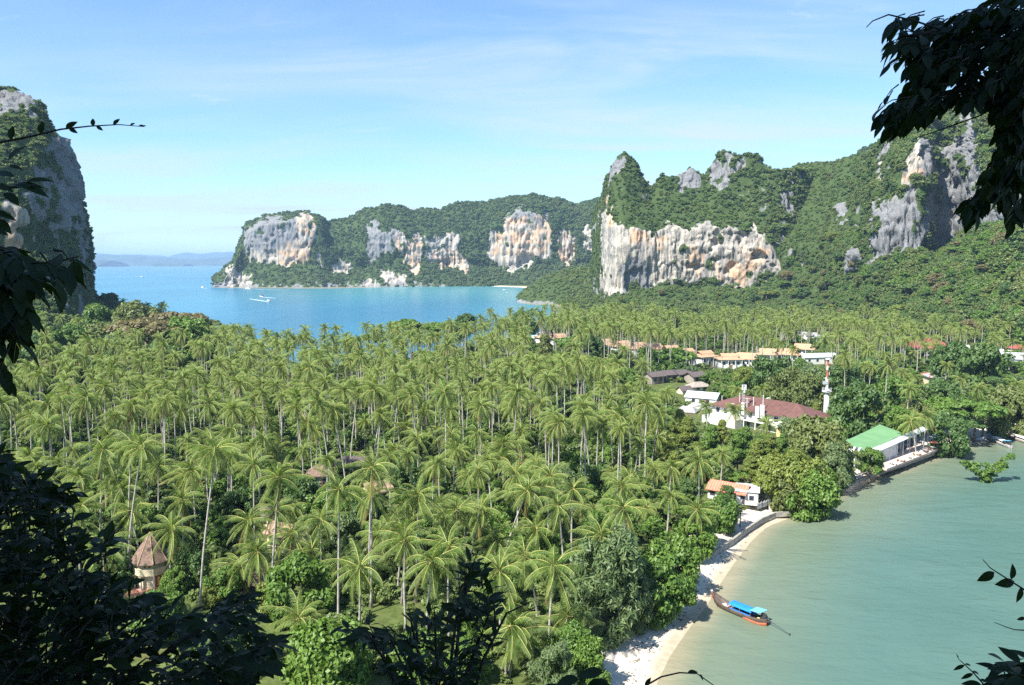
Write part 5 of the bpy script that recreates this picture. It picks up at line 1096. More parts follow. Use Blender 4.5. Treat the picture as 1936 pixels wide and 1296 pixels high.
# houses in the grove
simple_house('bungalow', 'bungalow with a bulging brown shingled roof between palm trunks', 536, 988, 7.0, 5.0, 4.6, 3.0, -28, M_pink, M_cream, 'gable', 0.5, 0.5, 2, True)
simple_house('bungalow', 'lower brown gabled bungalow attached right of the shingled roof', 560, 1005, 5.6, 3.4, 3.4, 2.6, 35, M_pink, M_cream, 'gable', 0.5, 0.4, 1, True)
simple_house('bungalow', 'cream walled bungalow with a dark roof left of the shingled one', 498, 952, 6.6, 5.6, 4.8, 3.7, -20, M_darkthatch, M_cream, 'hip', 0.4, 0.5, 3, True)
simple_house('bungalow', 'bungalow with a pink tented roof in the middle of the grove', 712, 910, 7.2, 5.6, 5.4, 3.4, 30, M_pink, M_cream, 'gable', 0.5, 0.5, 2, True)
simple_house('bungalow', 'bungalow with a tall brown thatched dome half behind a palm', 605, 878, 8.0, 6.0, 5.6, 3.2, 10, M_thatch, M_white, 'hip', 0.1, 0.5, 2, True)
simple_house('bungalow', 'bungalow with a low dark roof deep in the grove', 668, 862, 7.6, 8.0, 6.0, 4.0, 8, M_darkthatch, M_cream, 'hip', 0.5, 0.5, 2, True)
simple_house('bungalow', 'yellow walled bungalow mostly covered by a drooping palm', 478, 1074, 6.0, 5.0, 4.6, 3.8, -12, M_thatch, M_cream, 'hip', 0.3, 0.5, 2, True)
simple_house('cottage', 'tiny red roofed cottage deep between the palms right of centre', 972, 876, 5.6, 5, 4.2, 3.0, 10, M_coral, M_white, 'gable', 0.5, 0.4, 1)

# eight sided two storey bungalow
def octagon():
    q = P3(288, 1110, 2.3); g = gz(q.x, q.y); t = thing('octagonal_bungalow', 'two storey eight sided bungalow with brown shingled cone roof', 'house', (q.x, q.y, g), math.radians(8)); t.scale = (0.86, 0.86, 0.93)
    def ring(r, z, n=8, o=0.39): return [(r * math.cos(o + 6.2832 * k / n), r * math.sin(o + 6.2832 * k / n), z) for k in range(n)]
    def band(r0, z0, r1, z1, cap=True):
        b = MB(); v = ring(r0, z0) + ring(r1, z1); b.add(v, [(k, (k + 1) % 8, 8 + (k + 1) % 8, 8 + k) for k in range(8)] + ([tuple(range(8))[::-1], tuple(range(8, 16))] if cap else [])); return b
    band(2.3, -0.2, 2.3, 2.35).build('lower_wall', M_cream, t); band(2.85, 2.40, 2.85, 2.62).build('floor', M_cream, t); band(2.8, 2.64, 2.85, 3.5, False).build('balcony_parapet', M_cream, t); band(2.4, 2.65, 2.4, 4.75).build('upper_wall', M_cream, t)
    tiers = 6; b = MB()
    for k in range(tiers):                                            # overlapping courses of shingles
        f0, f1 = k / tiers, (k + 1) / tiers; r0, r1 = 3.15 * (1 - f0) ** 0.9 + .06, 3.15 * (1 - f1) ** 0.9 + 0.02; z0, z1 = 4.4 + 4.2 * f0 - .08, 4.4 + 4.2 * f1
        v = ring(r0, z0 - .08) + ring(r0, z0) + ring(max(r1, .05), z1); b.add(v, [(k2, (k2 + 1) % 8, 8 + (k2 + 1) % 8, 8 + k2) for k2 in range(8)] + [(8 + k2, 8 + (k2 + 1) % 8, 16 + (k2 + 1) % 8, 16 + k2) for k2 in range(8)] + [tuple(range(8))[::-1]])
    ro = b.build('roof', M_thatch, t)
    for k in range(8):
        a = 0.39 + 6.2832 * k / 8; c = MB(); c.tube([(3.22 * math.cos(a), 3.22 * math.sin(a), 4.42), (1.54 * math.cos(a), 1.54 * math.sin(a), 6.72), (0, 0, 8.75)], [0.10, 0.09, 0.07], 5); c.build('ridge_batten', M_pink, ro)
    for k in range(8):
        a = 0.39 + 6.2832 * (k + 0.5) / 8; ca, sa = math.cos(a), math.sin(a)
        for z, w, h, r in ((4.1, 1.0, 0.95, 2.235), (1.25, 1.1, 1.7, 2.14)):
            if (k + (z > 3)) % 2: continue
            f = MB(); f.box((r * ca, r * sa, z), (0.12, w, h), a); fo = f.build('window', M_woodpanel, t); p = MB(); p.box(((r + .07) * ca, (r + .07) * sa, z), (0.04, w * .38, h * .8), a); p.build('pane', M_yellow, fo)
        b = MB(); a2 = 0.39 + 6.2832 * k / 8; b.box((2.7 * math.cos(a2), 2.7 * math.sin(a2), 1.15), (0.24, 0.24, 2.48), a2); b.build('post', M_white, t)
    pq = P3(300, 1128, 2.3); m = MB(); m.box((0.6, -4.2, 0.10), (7.5, 5.0, 0.24), -0.15); m.build('terrace', simple('red_clay_paving', (0.42, 0.20, 0.13), 0.9, 0.25, 1.5, 0.3), t)
octagon()

# long building with the brown hipped roof
def long_building():
    a, c = P3(1338, 764, 8.0), P3(1534, 797, 8.0); u = Vector((c.x - a.x, c.y - a.y, 0)); L = u.length; u.normalize(); n = Vector((-u.y, u.x, 0)); W = 12.0
    ctr = (a + c) / 2 + n * W / 2; g = 2.3; t = thing('long_building', 'long white two storey building with a brown hipped roof', 'building', (ctr.x, ctr.y, g), math.atan2(u.y, u.x)); H = 8.0 - g
    b = MB(); b.box((0, 0.2, H / 2), (L - 1.6, W - 2.0, H - 0.2)); b.build('wall', M_white, t)
    b = MB(); hip(b, L, W, H, 3.1, L * 0.52, 0.22); ro = b.build('roof', M_brownroof, t)
    for k in range(22):                                              # standing seams of the sheets on the sunny slope
        x = -L * .26 + L * 0.52 * k / 21; s = MB(); s.tube([(x, -W / 2 + .05, H + .05), (x, -0.05, H + 3.12)], 0.045, 4); s.build('roof_seam', M_brownroof, ro)
    y = -(W - 2) / 2 + .2; windows(t, L - 3, y, 4.2, 11, 1.2, 1.3); windows(t, L - 3, y, 1.5, 9, 1.1, 1.3)
    b = MB(); b.box((0, y - .9, 2.85), (L - 2, 1.7, 0.2)); b.build('balcony', M_white, t)
    for k in range(9):
        x = -L / 2 + 1.6 + (L - 3.2) * k / 8; b = MB(); b.box((x, y - 1.6, 1.4), (0.28, 0.28, 2.7)); b.build('column', M_white, t)
    b = MB(); b.box((-L * .30, y - 3.4, 1.5), (L * .34, 3.4, 3.0)); b.build('annex', M_white, t); b = MB(); b.box((L * .34, y - 2.6, 1.4), (L * .20, 2.0, 2.8)); b.build('porch_wall', M_yellow, t)
    b = MB(); b.box((L * .34, y - 2.6, 2.9), (L * .22, 2.5, 0.18)); b.build('porch_roof', M_white, t)
    # white slabs standing on the roof edge
    for x, w, h in ((-4.2, 1.0, 3.6), (0.6, 1.2, 3.2), (2.2, 1.4, 3.8)):
        b = MB(); b.box((x, -W / 2 - .5, H + h / 2 - 1.4), (w, 0.18, h)); b.build('aerial_panel', M_white, t)
long_building()
simple_house('white_shed', 'white roofed shed joined to the left end of the brown roof', 1330, 741, 7.0, 11, 8, 3.8, -28, M_whiteroof, M_white, 'gable', 0.5, 0.4, 2)
simple_house('grey_shed', 'low grey roofed shed in front of the white roofed shed', 1322, 762, 4.8, 8, 6, 2.8, -32, M_greyroof, M_white, 'hip', 0.5, 0.4, 2)
simple_house('white_house', 'low white house half hidden left below the long building', 1300, 768, 5.0, 6.5, 5, 3.4, -30, M_greyroof, M_white, 'hip', 0.5, 0.3, 2)
# poles in front of it
PL = ['leftmost', 'second from left', 'third from left', 'fourth from left', 'fifth from left', 'sixth from left', 'rightmost']
for k, (x, yb, yt) in enumerate([(1353, 795, 752), (1364, 797, 749), (1385, 806, 762), (1397, 806, 744), (1411, 812, 752), (1423, 812, 752), (1441, 818, 748)]):
    q = P3(x, yb, 2.3); h = atd(x, yt, q.y).z - 2.3; t = thing('pole', 'thin white aerial pole before the long building, %s of seven' % PL[k], 'pole', (q.x, q.y, 2.2), 0, 'white aerial poles before the long building')
    b = MB(); b.tube([(0, 0, -.3), (0, 0, h)], [0.14, 0.10], 6); b.build('shaft', M_white, t)
    if k in (2, 4): b = MB(); b.box((0, 0, h - .15), (1.8, 0.12, 0.12)); b.box((0, 0, h - 1.3), (1.3, 0.1, 0.1)); b.build('crossarm', M_white, t)
    else: b = MB(); b.cone((0, 0, h), 0.16, 0.05, 0.25, 6); b.build('cap', M_white, t)
def lattice():
    q = P3(1404, 812, 2.3); h = atd(1404, 726, q.y).z - 2.3; t = thing('lattice_mast', 'slim grey lattice mast topped with white aerial panels', 'mast', (q.x, q.y, 2.2))
    for sx, sy in ((-1, -1), (1, -1), (1, 1), (-1, 1)): b = MB(); b.tube([(sx * .22, sy * .22, -.3), (sx * .2, sy * .2, h)], 0.045, 5); b.build('leg', M_steel, t)
    b = MB(); n = 18
    for k in range(n):
        z0, z1 = h * k / n, h * (k + 1) / n
        for (p, r) in (((-.21, -.21), (.21, -.21)), ((.21, -.21), (.21, .21)), ((.21, .21), (-.21, .21)), ((-.21, .21), (-.21, -.21))): b.tube([(p[0], p[1], z0), (r[0], r[1], z1)], 0.025, 4)
    b.build('bracing', M_steel, t)
    for x, z in ((-.45, h - .9), (.45, h - .9), (0.1, h - 1.7)): b = MB(); b.box((x, -.3, z), (0.42, 0.2, 1.5)); b.build('aerial_panel', M_white, t)
lattice()
# telecom tower
def tower():
    q = P3(1561, 797, 2.3); D = q.y; g = 2.2; zz = lambda y: atd(1561, y, D).z - g
    t = thing('telecom_tower', 'white telecom tower with a round platform and red and white mast', 'tower', (q.x, q.y, g)); h = zz(744)
    b = MB(); b.tube([(0, 0, -.5), (0, 0, h)], [0.95, 0.62], 16); b.build('column', M_white, t, smooth=True)
    for k in range(3): b = MB(); a = -0.5 + k * 0.25; b.tube([(0.98 * math.cos(a), 0.98 * math.sin(a), 0), (0.66 * math.cos(a), 0.66 * math.sin(a), h)], 0.05, 4); b.build('cable', M_steel, t)
    b = MB(); b.cone((0, 0, h), 0.7, 1.35, 0.5, 16); b.cone((0, 0, h + .5), 1.4, 1.4, 0.16, 16); pf = b.build('platform', M_white, t)
    b = MB(); R_ = 1.35
    for k in range(12): a = 6.2832 * k / 12; b.tube([(R_ * math.cos(a), R_ * math.sin(a), h + .6), (R_ * math.cos(a), R_ * math.sin(a), h + 1.6)], 0.03, 4)
    for z in (h + 1.1, h + 1.6): b.tube([(R_ * math.cos(6.2832 * k / 12), R_ * math.sin(6.2832 * k / 12), z) for k in range(13)], 0.03, 4, False)
    b.build('railing', M_white, pf)
    b = MB(); b.cone((-.1, -.9, h + 1.0), 0.7, 0.7, 0.22, 12); b.build('dish', M_white, t); b = MB(); b.box((-.7, -.2, zz(724)), (1.3, 0.5, 0.9)); b.build('equipment_box', M_steel, t)
    ys_ = [738, 727, 712, 700, 692, 680]; cols = [M_white, M_white, M_redpaint, M_white, M_redpaint]
    for k in range(5): b = MB(); z0, z1 = zz(ys_[k]), zz(ys_[k + 1]); b.tube([(0, 0, z0), (0, 0, z1)], [0.40 - .02 * k, 0.38 - .02 * k], 10); b.build('mast_section', cols[k], t)
    for k in range(8):
        b = MB(); z = zz(722 - 5 * k); a = 2.1 * k; b.box((.5 * math.cos(a), .5 * math.sin(a), z), (0.16, 0.32, 0.9), a); b.build('aerial', M_white if k % 2 else M_redpaint, t)
    b = MB(); b.cone((0, 0, zz(680)), 0.8, 0.8, 0.3, 12); b.build('top_cap', M_white, t)
tower()

# green roofed bar on the beach
def beach_bar():
    a, c = P3(1664, 882, 2.4), P3(1762, 845, 2.4); u = Vector((c.x - a.x, c.y - a.y, 0)); L = u.length; u.normalize(); g = gz(*(a.xy + c.xy) / 2); t = thing('beach_bar', 'open beach bar with a curved green roof and white canopy', 'building', (a.x, a.y, 2.2), math.atan2(u.y, u.x)); W = 8.0
    b = MB(); b.box((L / 2, W / 2 - .5, -0.1), (L + 2, W + 3, 0.5)); b.build('floor', M_walk, t)
    b = MB(); b.box((L * .22, W - 3.2, 1.7), (L * .5, 5.6, 3.2)); b.build('wall', M_white, t)
    b = MB(); n = 9
    for k in range(n):                                               # curved green sheets rising to the right
        x0, x1 = -1.5 + (L * .66) * k / n, -1.5 + (L * .66) * (k + 1) / n; f = lambda x: 3.9 + 1.5 * ((x + 1.5) / (L * .66)) ** 1.4
        b.slab([(x0, 2.6, f(x0) - .35), (x1, 2.6, f(x1) - .35), (x1, W + .6, f(x1) + 1.0), (x0, W + .6, f(x0) + 1.0)], 0.12)
    b.build('green_roof', M_green, t)
    for k in range(5): x0, x1 = L * (.02 + .2 * k), L * (.02 + .2 * (k + 1)) - .03; b = MB(); z0, z1 = 3.4 + .28 * k, 3.4 + .28 * (k + 1); b.slab([(x0, 0.9, z0 + .02), (x1, 0.9, z1 + .02), (x1, 2.75, z1 + .30), (x0, 2.75, z0 + .30)], 0.14); b.build('canopy', M_whiteroof, t)
    for k in range(9): x = L * k / 8; b = MB(); b.box((x, 1.1, 1.7 + .12 * k), (0.14, 0.14, 3.1 + .26 * k)); b.build('post', M_steel if k % 2 else M_white, t)
    b = MB(); b.box((L * .10, 1.4, 1.5), (2.6, 0.2, 2.6)); b.build('gable_wall', M_white, t)
    windows(t, 4.0, -0.0 + .001, 1.6, 0)
    for k in range(5): b = MB(); b.box((L * (.30 + .13 * k), 2.9, 1.7), (1.5, 0.1, 2.4)); b.build('window', M_glass, t)
    b = MB(); b.box((L * .75, W * .62, 1.4), (L * .4, 3.0, 2.6)); b.build('kitchen', M_steel, t)
    # broken white wall standing at the left end
    w = MB(); w.add([(-6.2, 3.2, 0), (-2.2, 3.2, 0), (-2.2, 3.2, 2.6), (-3.0, 3.2, 4.6), (-3.9, 3.2, 4.2), (-4.5, 3.2, 3.3), (-5.2, 3.2, 4.8), (-6.0, 3.2, 5.2), (-6.6, 3.2, 4.2), (-6.2, 3.2, 2.6)] + [(x, 3.7, z) for x, z in ((-6.2, 0), (-2.2, 0), (-2.2, 2.6), (-3.0, 4.6), (-3.9, 4.2), (-4.5, 3.3), (-5.2, 4.8), (-6.0, 5.2), (-6.6, 4.2), (-6.2, 2.6))],
            [tuple(range(10)), tuple(range(10, 20))[::-1]] + [(k + 10, (k + 1) % 10 + 10, (k + 1) % 10, k) for k in range(10)])
    wt = thing('white_wall', 'jagged white wall standing left of the green roofed bar', 'wall', (a.x, a.y, 2.2), math.atan2(u.y, u.x)); w.build('slab', M_white, wt); wb = MB(); wb.box((-4.6, 3.12, 2.2), (0.7, 0.1, 0.6)); wb.build('opening', M_glass, wt)
    def W3(x, y, z=0.36): return Vector((a.x, a.y, 2.2)) + u * x + Vector((-u.y, u.x, 0)) * y + Vector((0, 0, z - .2))
    rz = math.atan2(u.y, u.x); protoc = None
    LBL = ['leftmost', 'second', 'third', 'fourth', 'fifth', 'rightmost']
    for k in range(6):
        p = W3(L * (.12 + .155 * k), -1.3); o = thing('table', 'white table with two benches on the bar front, %s from the left' % LBL[k] if 0 < k < 5 else 'white table with two benches on the bar front, %s of six' % LBL[k], 'table', p, rz + .2 * k, 'tables before the beach bar')
        m = MB(); m.box((0, 0, .74), (1.4, .8, .06)); m.build('table_top', M_white, o); m = MB(); m.box((0, 0, .36), (.15, .15, .72)); m.build('leg', M_steel, o)
        for s in (-1, 1): m = MB(); m.box((0, s * .75, .42), (1.3, .3, .05)); m.box((-.5, s * .75, .2), (.06, .26, .4)); m.box((.5, s * .75, .2), (.06, .26, .4)); m.build('bench', M_woodpanel if k % 2 else M_white, o)
    p = W3(L * .9, -1.6); o = thing('parasol', 'small red beach parasol at the right end of the bar', 'parasol', p); m = MB(); m.tube([(0, 0, 0), (0, 0, 2.3)], .03, 5); m.build('pole', M_white, o); m = MB(); m.cone((0, 0, 1.9), 1.1, .05, .5, 8); m.build('canopy', M_redpaint, o)
    p = W3(L + 3.2, -.4); o = thing('parasol', 'teal parasol under the trees right of the bar', 'parasol', p); m = MB(); m.tube([(0, 0, 0), (0, 0, 2.6)], .03, 5); m.build('pole', M_white, o); m = MB(); m.cone((0, 0, 2.1), 1.5, .05, .6, 8); m.build('canopy', simple('teal_canvas', (0.08, 0.38, 0.38), 0.7), o)
    return W3, L
W3, BARL = beach_bar()

# coral tiled shed with white side wall, picket fence
def shed():
    a, c = P3(1334, 924, 4.4), P3(1410, 937, 4.4); u = Vector((c.x - a.x, c.y - a.y, 0)); L = u.length; rz = math.atan2(u.y, u.x); W = 4.6; n = Vector((-u.y, u.x, 0)).normalized(); ctr = (a + c) / 2 + n * W / 2
    t = thing('tiled_shed', 'low shed with a coral tiled roof beside the beach', 'shed', (ctr.x, ctr.y, 2.2), rz)
    b = MB(); b.box((-.6, .2, 1.05), (L - 1.6, W - 1, 2.1)); b.build('wall', M_white, t)
    b = MB(); gable(b, L, W, 2.2, 1.5, 0.16); ro = b.build('roof', M_coral, t)
    for k in range(int(L / .55)): x = -L / 2 + .27 + .55 * k; s = MB(); s.tube([(x, -W / 2, 2.24), (x, -0.02, 3.72)], 0.07, 5); s.build('tile_row', M_coral, ro)
    b = MB(); b.box((L * .32, -W / 2 + .74, 1.1), (2.0, .1, 1.9)); b.build('door', M_darkwood, t); windows(t, L * .5, -W / 2 + .7, 1.3, 2, 1.1, .8, x0=-L * .35)
    q = P3(1418, 955, 2.3); t2 = thing('whitewashed_house', 'whitewashed house under the trees right of the coral tiled shed', 'house', (q.x, q.y + 2, 2.2), math.radians(-18)); b = MB(); b.box((0, 0, 1.4), (4.2, 3.6, 2.8)); b.build('wall', M_white, t2); b = MB(); b.slab([(-2.4, -2.1, 2.82), (2.4, -2.1, 2.82), (2.4, 2.1, 3.3), (-2.4, 2.1, 3.3)], .14); b.build('roof', M_whiteroof, t2); windows(t2, 3.4, -1.8, 1.5, 2, .9, .9)
    f0, f1 = P3(1432, 962, 2.3), P3(1472, 948, 2.3); v = f1 - f0; t3 = thing('picket_fence', 'weathered white picket fence at the head of the beach', 'fence', (f0.x, f0.y, 2.15), math.atan2(v.y, v.x)); FL = v.length
    for k in range(22): b = MB(); h = 1.25 + .12 * math.sin(k * 2.1); b.box((FL * k / 21, 0, h / 2), (.13, .05, h)); b.build('picket', M_white if k % 5 else M_greythatch, t3)
    for z in (.35, .95): b = MB(); b.box((FL / 2, .06, z), (FL, .05, .09)); b.build('rail', M_white, t3)
shed()

# sea walls
def seawall(name, label, pts, mat, w=0.45, h=0.9, walk=0.0):
    """low wall of single blocks along picture points"""
    W = [P3(x, y, 1.2) for x, y in pts]; o0 = W[0]; t = thing(name, label, 'wall', (o0.x, o0.y, 0.0)); n = 0
    for p, q in zip(W[:-1], W[1:]):
        v = q - p; m = max(1, int(v.length / 1.9))
        for k in range(m):
            c = p + v * ((k + .5) / m) - o0; b = MB(); hh = h + R.uniform(-.08, .08); b.box((0, 0, 0), (v.length / m - .03, w + R.uniform(-.05, .05), hh)); bo = b.build('block', mat, t, (c.x, c.y, 1.2 - hh / 2 + .25), math.atan2(v.y, v.x)); n += 1
    return t
seawall('seawall', 'low dark stone sea wall curving along the upper beach', [(1310, 1068), (1345, 1048), (1385, 1022), (1410, 1002), (1440, 982), (1466, 971), (1496, 969), (1530, 962)], M_concrete)
seawall('seawall', 'low concrete sea wall before the green roofed bar', [(1590, 920), (1622, 908), (1652, 897), (1690, 884), (1730, 870), (1765, 857), (1800, 846), (1835, 836)], simple('pinkish_sea_wall', (0.40, 0.31, 0.25), 0.9, 0.35, 1.0, 0.4), 0.5, 0.75)
q0 = [P3(x, y, 2.0) for x, y in [(1608, 905), (1655, 888), (1692, 874), (1730, 859), (1770, 846), (1812, 833)]]; q1 = [P3(x, y, 2.0) for x, y in [(1622, 906), (1652, 895), (1690, 882), (1730, 868), (1765, 855), (1812, 841)]]
v = [(p.x, p.y, 2.12) for p in q0] + [(p.x, p.y, 2.12) for p in q1]; b = MB(); b.add(v, [(k, k + 6, k + 7, k + 1) for k in range(5)]); tag(b.build('beach_path', M_walk), kind='structure')

# ------------------------------------------------------------------ boats
def hull_mesh(L, Bm, D_, bow=1.3, stern=0.25, m=None):
    b = MB(); ns, nr = 15, 7; P = []
    for i in range(ns):
        s = i / (ns - 1); w = Bm / 2 * (1 - (2 * s - 1) ** 4 * (1.0 if s > .5 else 0.55)) * (0.62 + .38 * min(1, s * 4)) ; w = max(w, 0.05)
        sh = D_ + bow * max(0, (s - .55) / .45) ** 2.2 + stern * max(0, (.3 - s) / .3) ** 2; kz = -0.25 + (sh + .1) * max(0, (s - .80) / .20) ** 2.0
        for j in range(nr):
            a = math.pi * j / (nr - 1); P.append((-L / 2 + L * s, -w * math.cos(a), max(kz, sh - (sh - kz) * math.sin(a) ** 0.75)))
    F = [(i * nr + j, (i + 1) * nr + j, (i + 1) * nr + j + 1, i * nr + j + 1) for i in range(ns - 1) for j in range(nr - 1)]
    inner = [(x * .985, y * .90, z + .09) for x, y, z in P]; o = len(P)
    F += [tuple(o + k for k in f[::-1]) for f in F]
    F += [(i * nr, i * nr + o, (i + 1) * nr + o, (i + 1) * nr) for i in range(ns - 1)] + [((i + 1) * nr + nr - 1, (i + 1) * nr + nr - 1 + o, i * nr + nr - 1 + o, i * nr + nr - 1) for i in range(ns - 1)] + [(j, j + 1, j + 1 + o, j + o) for j in range(nr - 1)]
    b.add(P + inner, F); return b
M_hull = simple('dark_boat_timber', (0.10, 0.075, 0.06), 0.6, 0.3, 1.5)
M_rust = simple('orange_red_hull_paint', (0.48, 0.13, 0.06), 0.6, 0.25, 1.5)
M_deck = simple('boat_boards', (0.42, 0.33, 0.27), 0.8, 0.3, 2.5)
M_engine = simple('engine_metal', (0.05, 0.05, 0.055), 0.5, 0.3, 5.0)
M_whitetarp = simple('white_tarp', (0.80, 0.79, 0.76), 0.7, 0.08, 2.0)
def longtail(label, bow_px, stern_px, canopy, awning, L=None, shaft=True, hullm=None, band=None, ribbon=None):
    p, s_ = P3(*bow_px, 0.0), P3(*stern_px, 0.0); v = p - s_; L = L or v.length; c = (p + s_) / 2; t = thing('longtail_boat', label, 'boat', (c.x, c.y, 0.02), math.atan2(v.y, v.x), 'wooden longtail boats in the right bay')
    hull_mesh(L, 1.75, 0.62).build('hull', hullm or M_hull, t, smooth=True)
    if band: hull_mesh(L * .46, 1.80, 0.20, 0.03, 0.2).build('painted_band', band, t, (-L * .266, 0, 0.0), smooth=True)
    b = MB(); b.box((-L * .05, 0, .22), (L * .62, 1.15, .05)); b.build('deck', M_deck, t)
    for k in range(4): b = MB(); b.box((L * (.02 + .085 * k), 0, .50), (.28, 1.35, .05)); b.build('thwart', M_deck, t)
    x0, x1 = -L * .27, L * .12; b = MB(); n = 7; w = .86
    for k in range(n):
        a0, a1 = math.pi * (.16 + .68 * k / n), math.pi * (.16 + .68 * (k + 1) / n); y0, z0, y1, z1 = w * math.cos(a0) / .876, 1.12 + .42 * math.sin(a0), w * math.cos(a1) / .876, 1.12 + .42 * math.sin(a1); b.slab([(x0, y1, z1), (x0, y0, z0), (x1, y0, z0), (x1, y1, z1)][::-1], .035)
    b.build('canopy', canopy, t)
    for x in (x0 + .15, (x0 + x1) / 2, x1 - .15):
        for s in (-1, 1): b = MB(); b.tube([(x, s * .78, .45), (x, s * .80, 1.36)], .03, 5); b.build('canopy_post', M_woodpanel, t)
    b = MB(); b.box(((x0 + x1) / 2, -.70, .62), (x1 - x0 - .3, .05, .38)); b.box(((x0 + x1) / 2, .70, .62), (x1 - x0 - .3, .05, .38)); b.build('side_cloth', canopy, t)
    if awning: b = MB(); b.slab([(x0 - 1.5, -.9, 1.78), (x0 + .2, -.9, 1.62), (x0 + .2, .9, 1.66), (x0 - 1.5, .9, 1.86)], .04); b.build('awning', awning, t)
    b = MB(); b.box((-L * .43, 0, 1.05), (.85, .5, .5)); b.box((-L * .43 + .1, 0, 1.4), (.45, .4, .26)); b.cone((-L * .43 - .25, 0, 1.3), .16, .16, .22, 8); e = b.build('engine', M_engine, t); b = MB(); b.tube([(-L * .43, 0, .5), (-L * .43, 0, .85)], .09, 6); b.build('swivel', M_steel, e)
    if shaft: b = MB(); b.tube([(-L * .46, 0, .98), (-L * .46 - 3.8, 0.15, .12)], [.05, .035], 6); sh = b.build('propeller_shaft', M_engine, t); b = MB(); b.box((-L * .46 - 3.85, 0.15, .1), (.05, .10, .36)); b.box((-L * .46 - 3.85, .15, .1), (.05, .36, .10)); b.build('propeller', M_engine, sh)
    b = MB(); b.tube([(L * .44, 0, 1.1), (L * .485, 0, 1.75), (L * .50, 0, 2.35)], [.12, .09, .05], 6); st = b.build('stem_post', M_hull, t)
    if ribbon:
        for k in range(3): b = MB(); x = L * (.468 + .010 * k); z = 1.45 + .2 * k; b.cone((x, 0, z), .17, .17, .13, 8); b.build('ribbon', (M_redpaint, M_coral, M_whitetarp)[k], st)
        for s in (-1, 1): b = MB(); b.box((L * .47, s * .13, 1.15), (.25, .04, .75)); b.build('ribbon_tail', M_redpaint, st)
    b = MB(); b.box((L * .26, -.1, .42), (.8, .7, .25), .4, .7); b.build('folded_tarp', M_whitetarp, t); b = MB(); b.cone((-L * .36, .3, .3), .2, .2, .45, 8); b.build('fuel_can', M_yellow, t)
    return t
longtail('dark longtail boat with a bright blue canopy moored by the beach', (1344, 1140), (1452, 1184), M_blue, M_lightblue, None, True, M_hull, M_rust, True)
longtail('grey longtail boat with a white canopy beached near the right edge', (1864, 828), (1912, 849), M_whitetarp, M_lightblue, None, False, M_greyroof)
longtail('longtail boat with a long white cover at the right picture edge', (1893, 822), (1960, 845), M_whitetarp, None, None, False, M_greythatch, None, True)
b = MB(); ha = hull_mesh(7.5, 1.6, .6, .5); q = P3(1838, 834, .3); t = thing('rowing_boat', 'small dark grey rowing boat pulled up under the shore trees', 'boat', (q.x, q.y + 1, .6), -.5); ha.build('hull', M_steel, t, smooth=True); b.box((0, 0, .45), (.3, 1.3, .05)); b.box((1.6, 0, .5), (.3, 1.2, .05)); b.build('thwart', M_deck, t)
M_foam = simple('white_foam', (0.55, 0.62, 0.66), 0.9, 0.1, 0.3)
def motorboat(label, px, py, heading, L, wake, spread, roofm=None):
    q = P3(px, py, 0.0); t = thing('motorboat', label, 'boat', (q.x, q.y, 0.05), heading, 'small boats under way in the left bay'); hull_mesh(L, L * .27, L * .10, L * .06).build('hull', M_white, t, smooth=True)
    b = MB(); b.box((-L * .05, 0, L * .17), (L * .35, L * .2, L * .10), 0, .85); b.build('cabin', roofm or M_whitetarp, t); b = MB(); b.box((L * .14, 0, L * .16), (L * .03, L * .19, L * .08)); b.build('windscreen', M_glass, t); b = MB(); b.box((-L * .5, 0, L * .09), (L * .07, L * .12, L * .10)); b.build('engine', M_engine, t)
    if wake:
        u = Vector((math.cos(heading), math.sin(heading), 0)); n = Vector((-u.y, u.x, 0)); b = MB(); V = []; m = 26
        for k in range(m + 1):
            f = k / m; c = q - u * (L * .4 + wake * f); w = (L * .12 + spread * f) * (1 - .75 * f ** 1.5) * (.8 + .4 * R.random()); V += [c + n * w + Vector((0, 0, .03)), c - n * w + Vector((0, 0, .03))]
        b.add(V, [(2 * k, 2 * k + 1, 2 * k + 3, 2 * k + 2) for k in range(m)]); tag(b.build('wake', M_foam), 'white streak of foam behind a boat', None, None, 'stuff')
wd = lambda a, b: math.atan2((P3(*a).y - P3(*b).y), (P3(*a).x - P3(*b).x))
motorboat('speedboat drawing a long bright wake across the left bay', 508, 571, wd((508, 571, 0), (430, 559, 0)), 13, 95, 2.6)
motorboat('dark canopied boat just behind the speedboat with the long wake', 495, 562, wd((495, 562, 0), (528, 565, 0)), 14, 50, 1.6, M_engine)
motorboat('white boat under way close below the far headland', 469, 547.3, wd((469, 547.3, 0), (530, 548.6, 0)), 16, 100, 2.2)
motorboat('tiny white boat in open water left of the far headland', 383, 545, wd((383, 545, 0), (392, 545.6, 0)), 14, 22, 2.0)
motorboat('small white boat lying before the far sandy beach', 953, 549, .3, 7, 0, 0); motorboat('small white boat lying left of the rocky cape', 958, 555, .9, 6, 0, 0)
motorboat('faint white boat far out on the open sea', 268, 524.5, .2, 14, 0, 0)

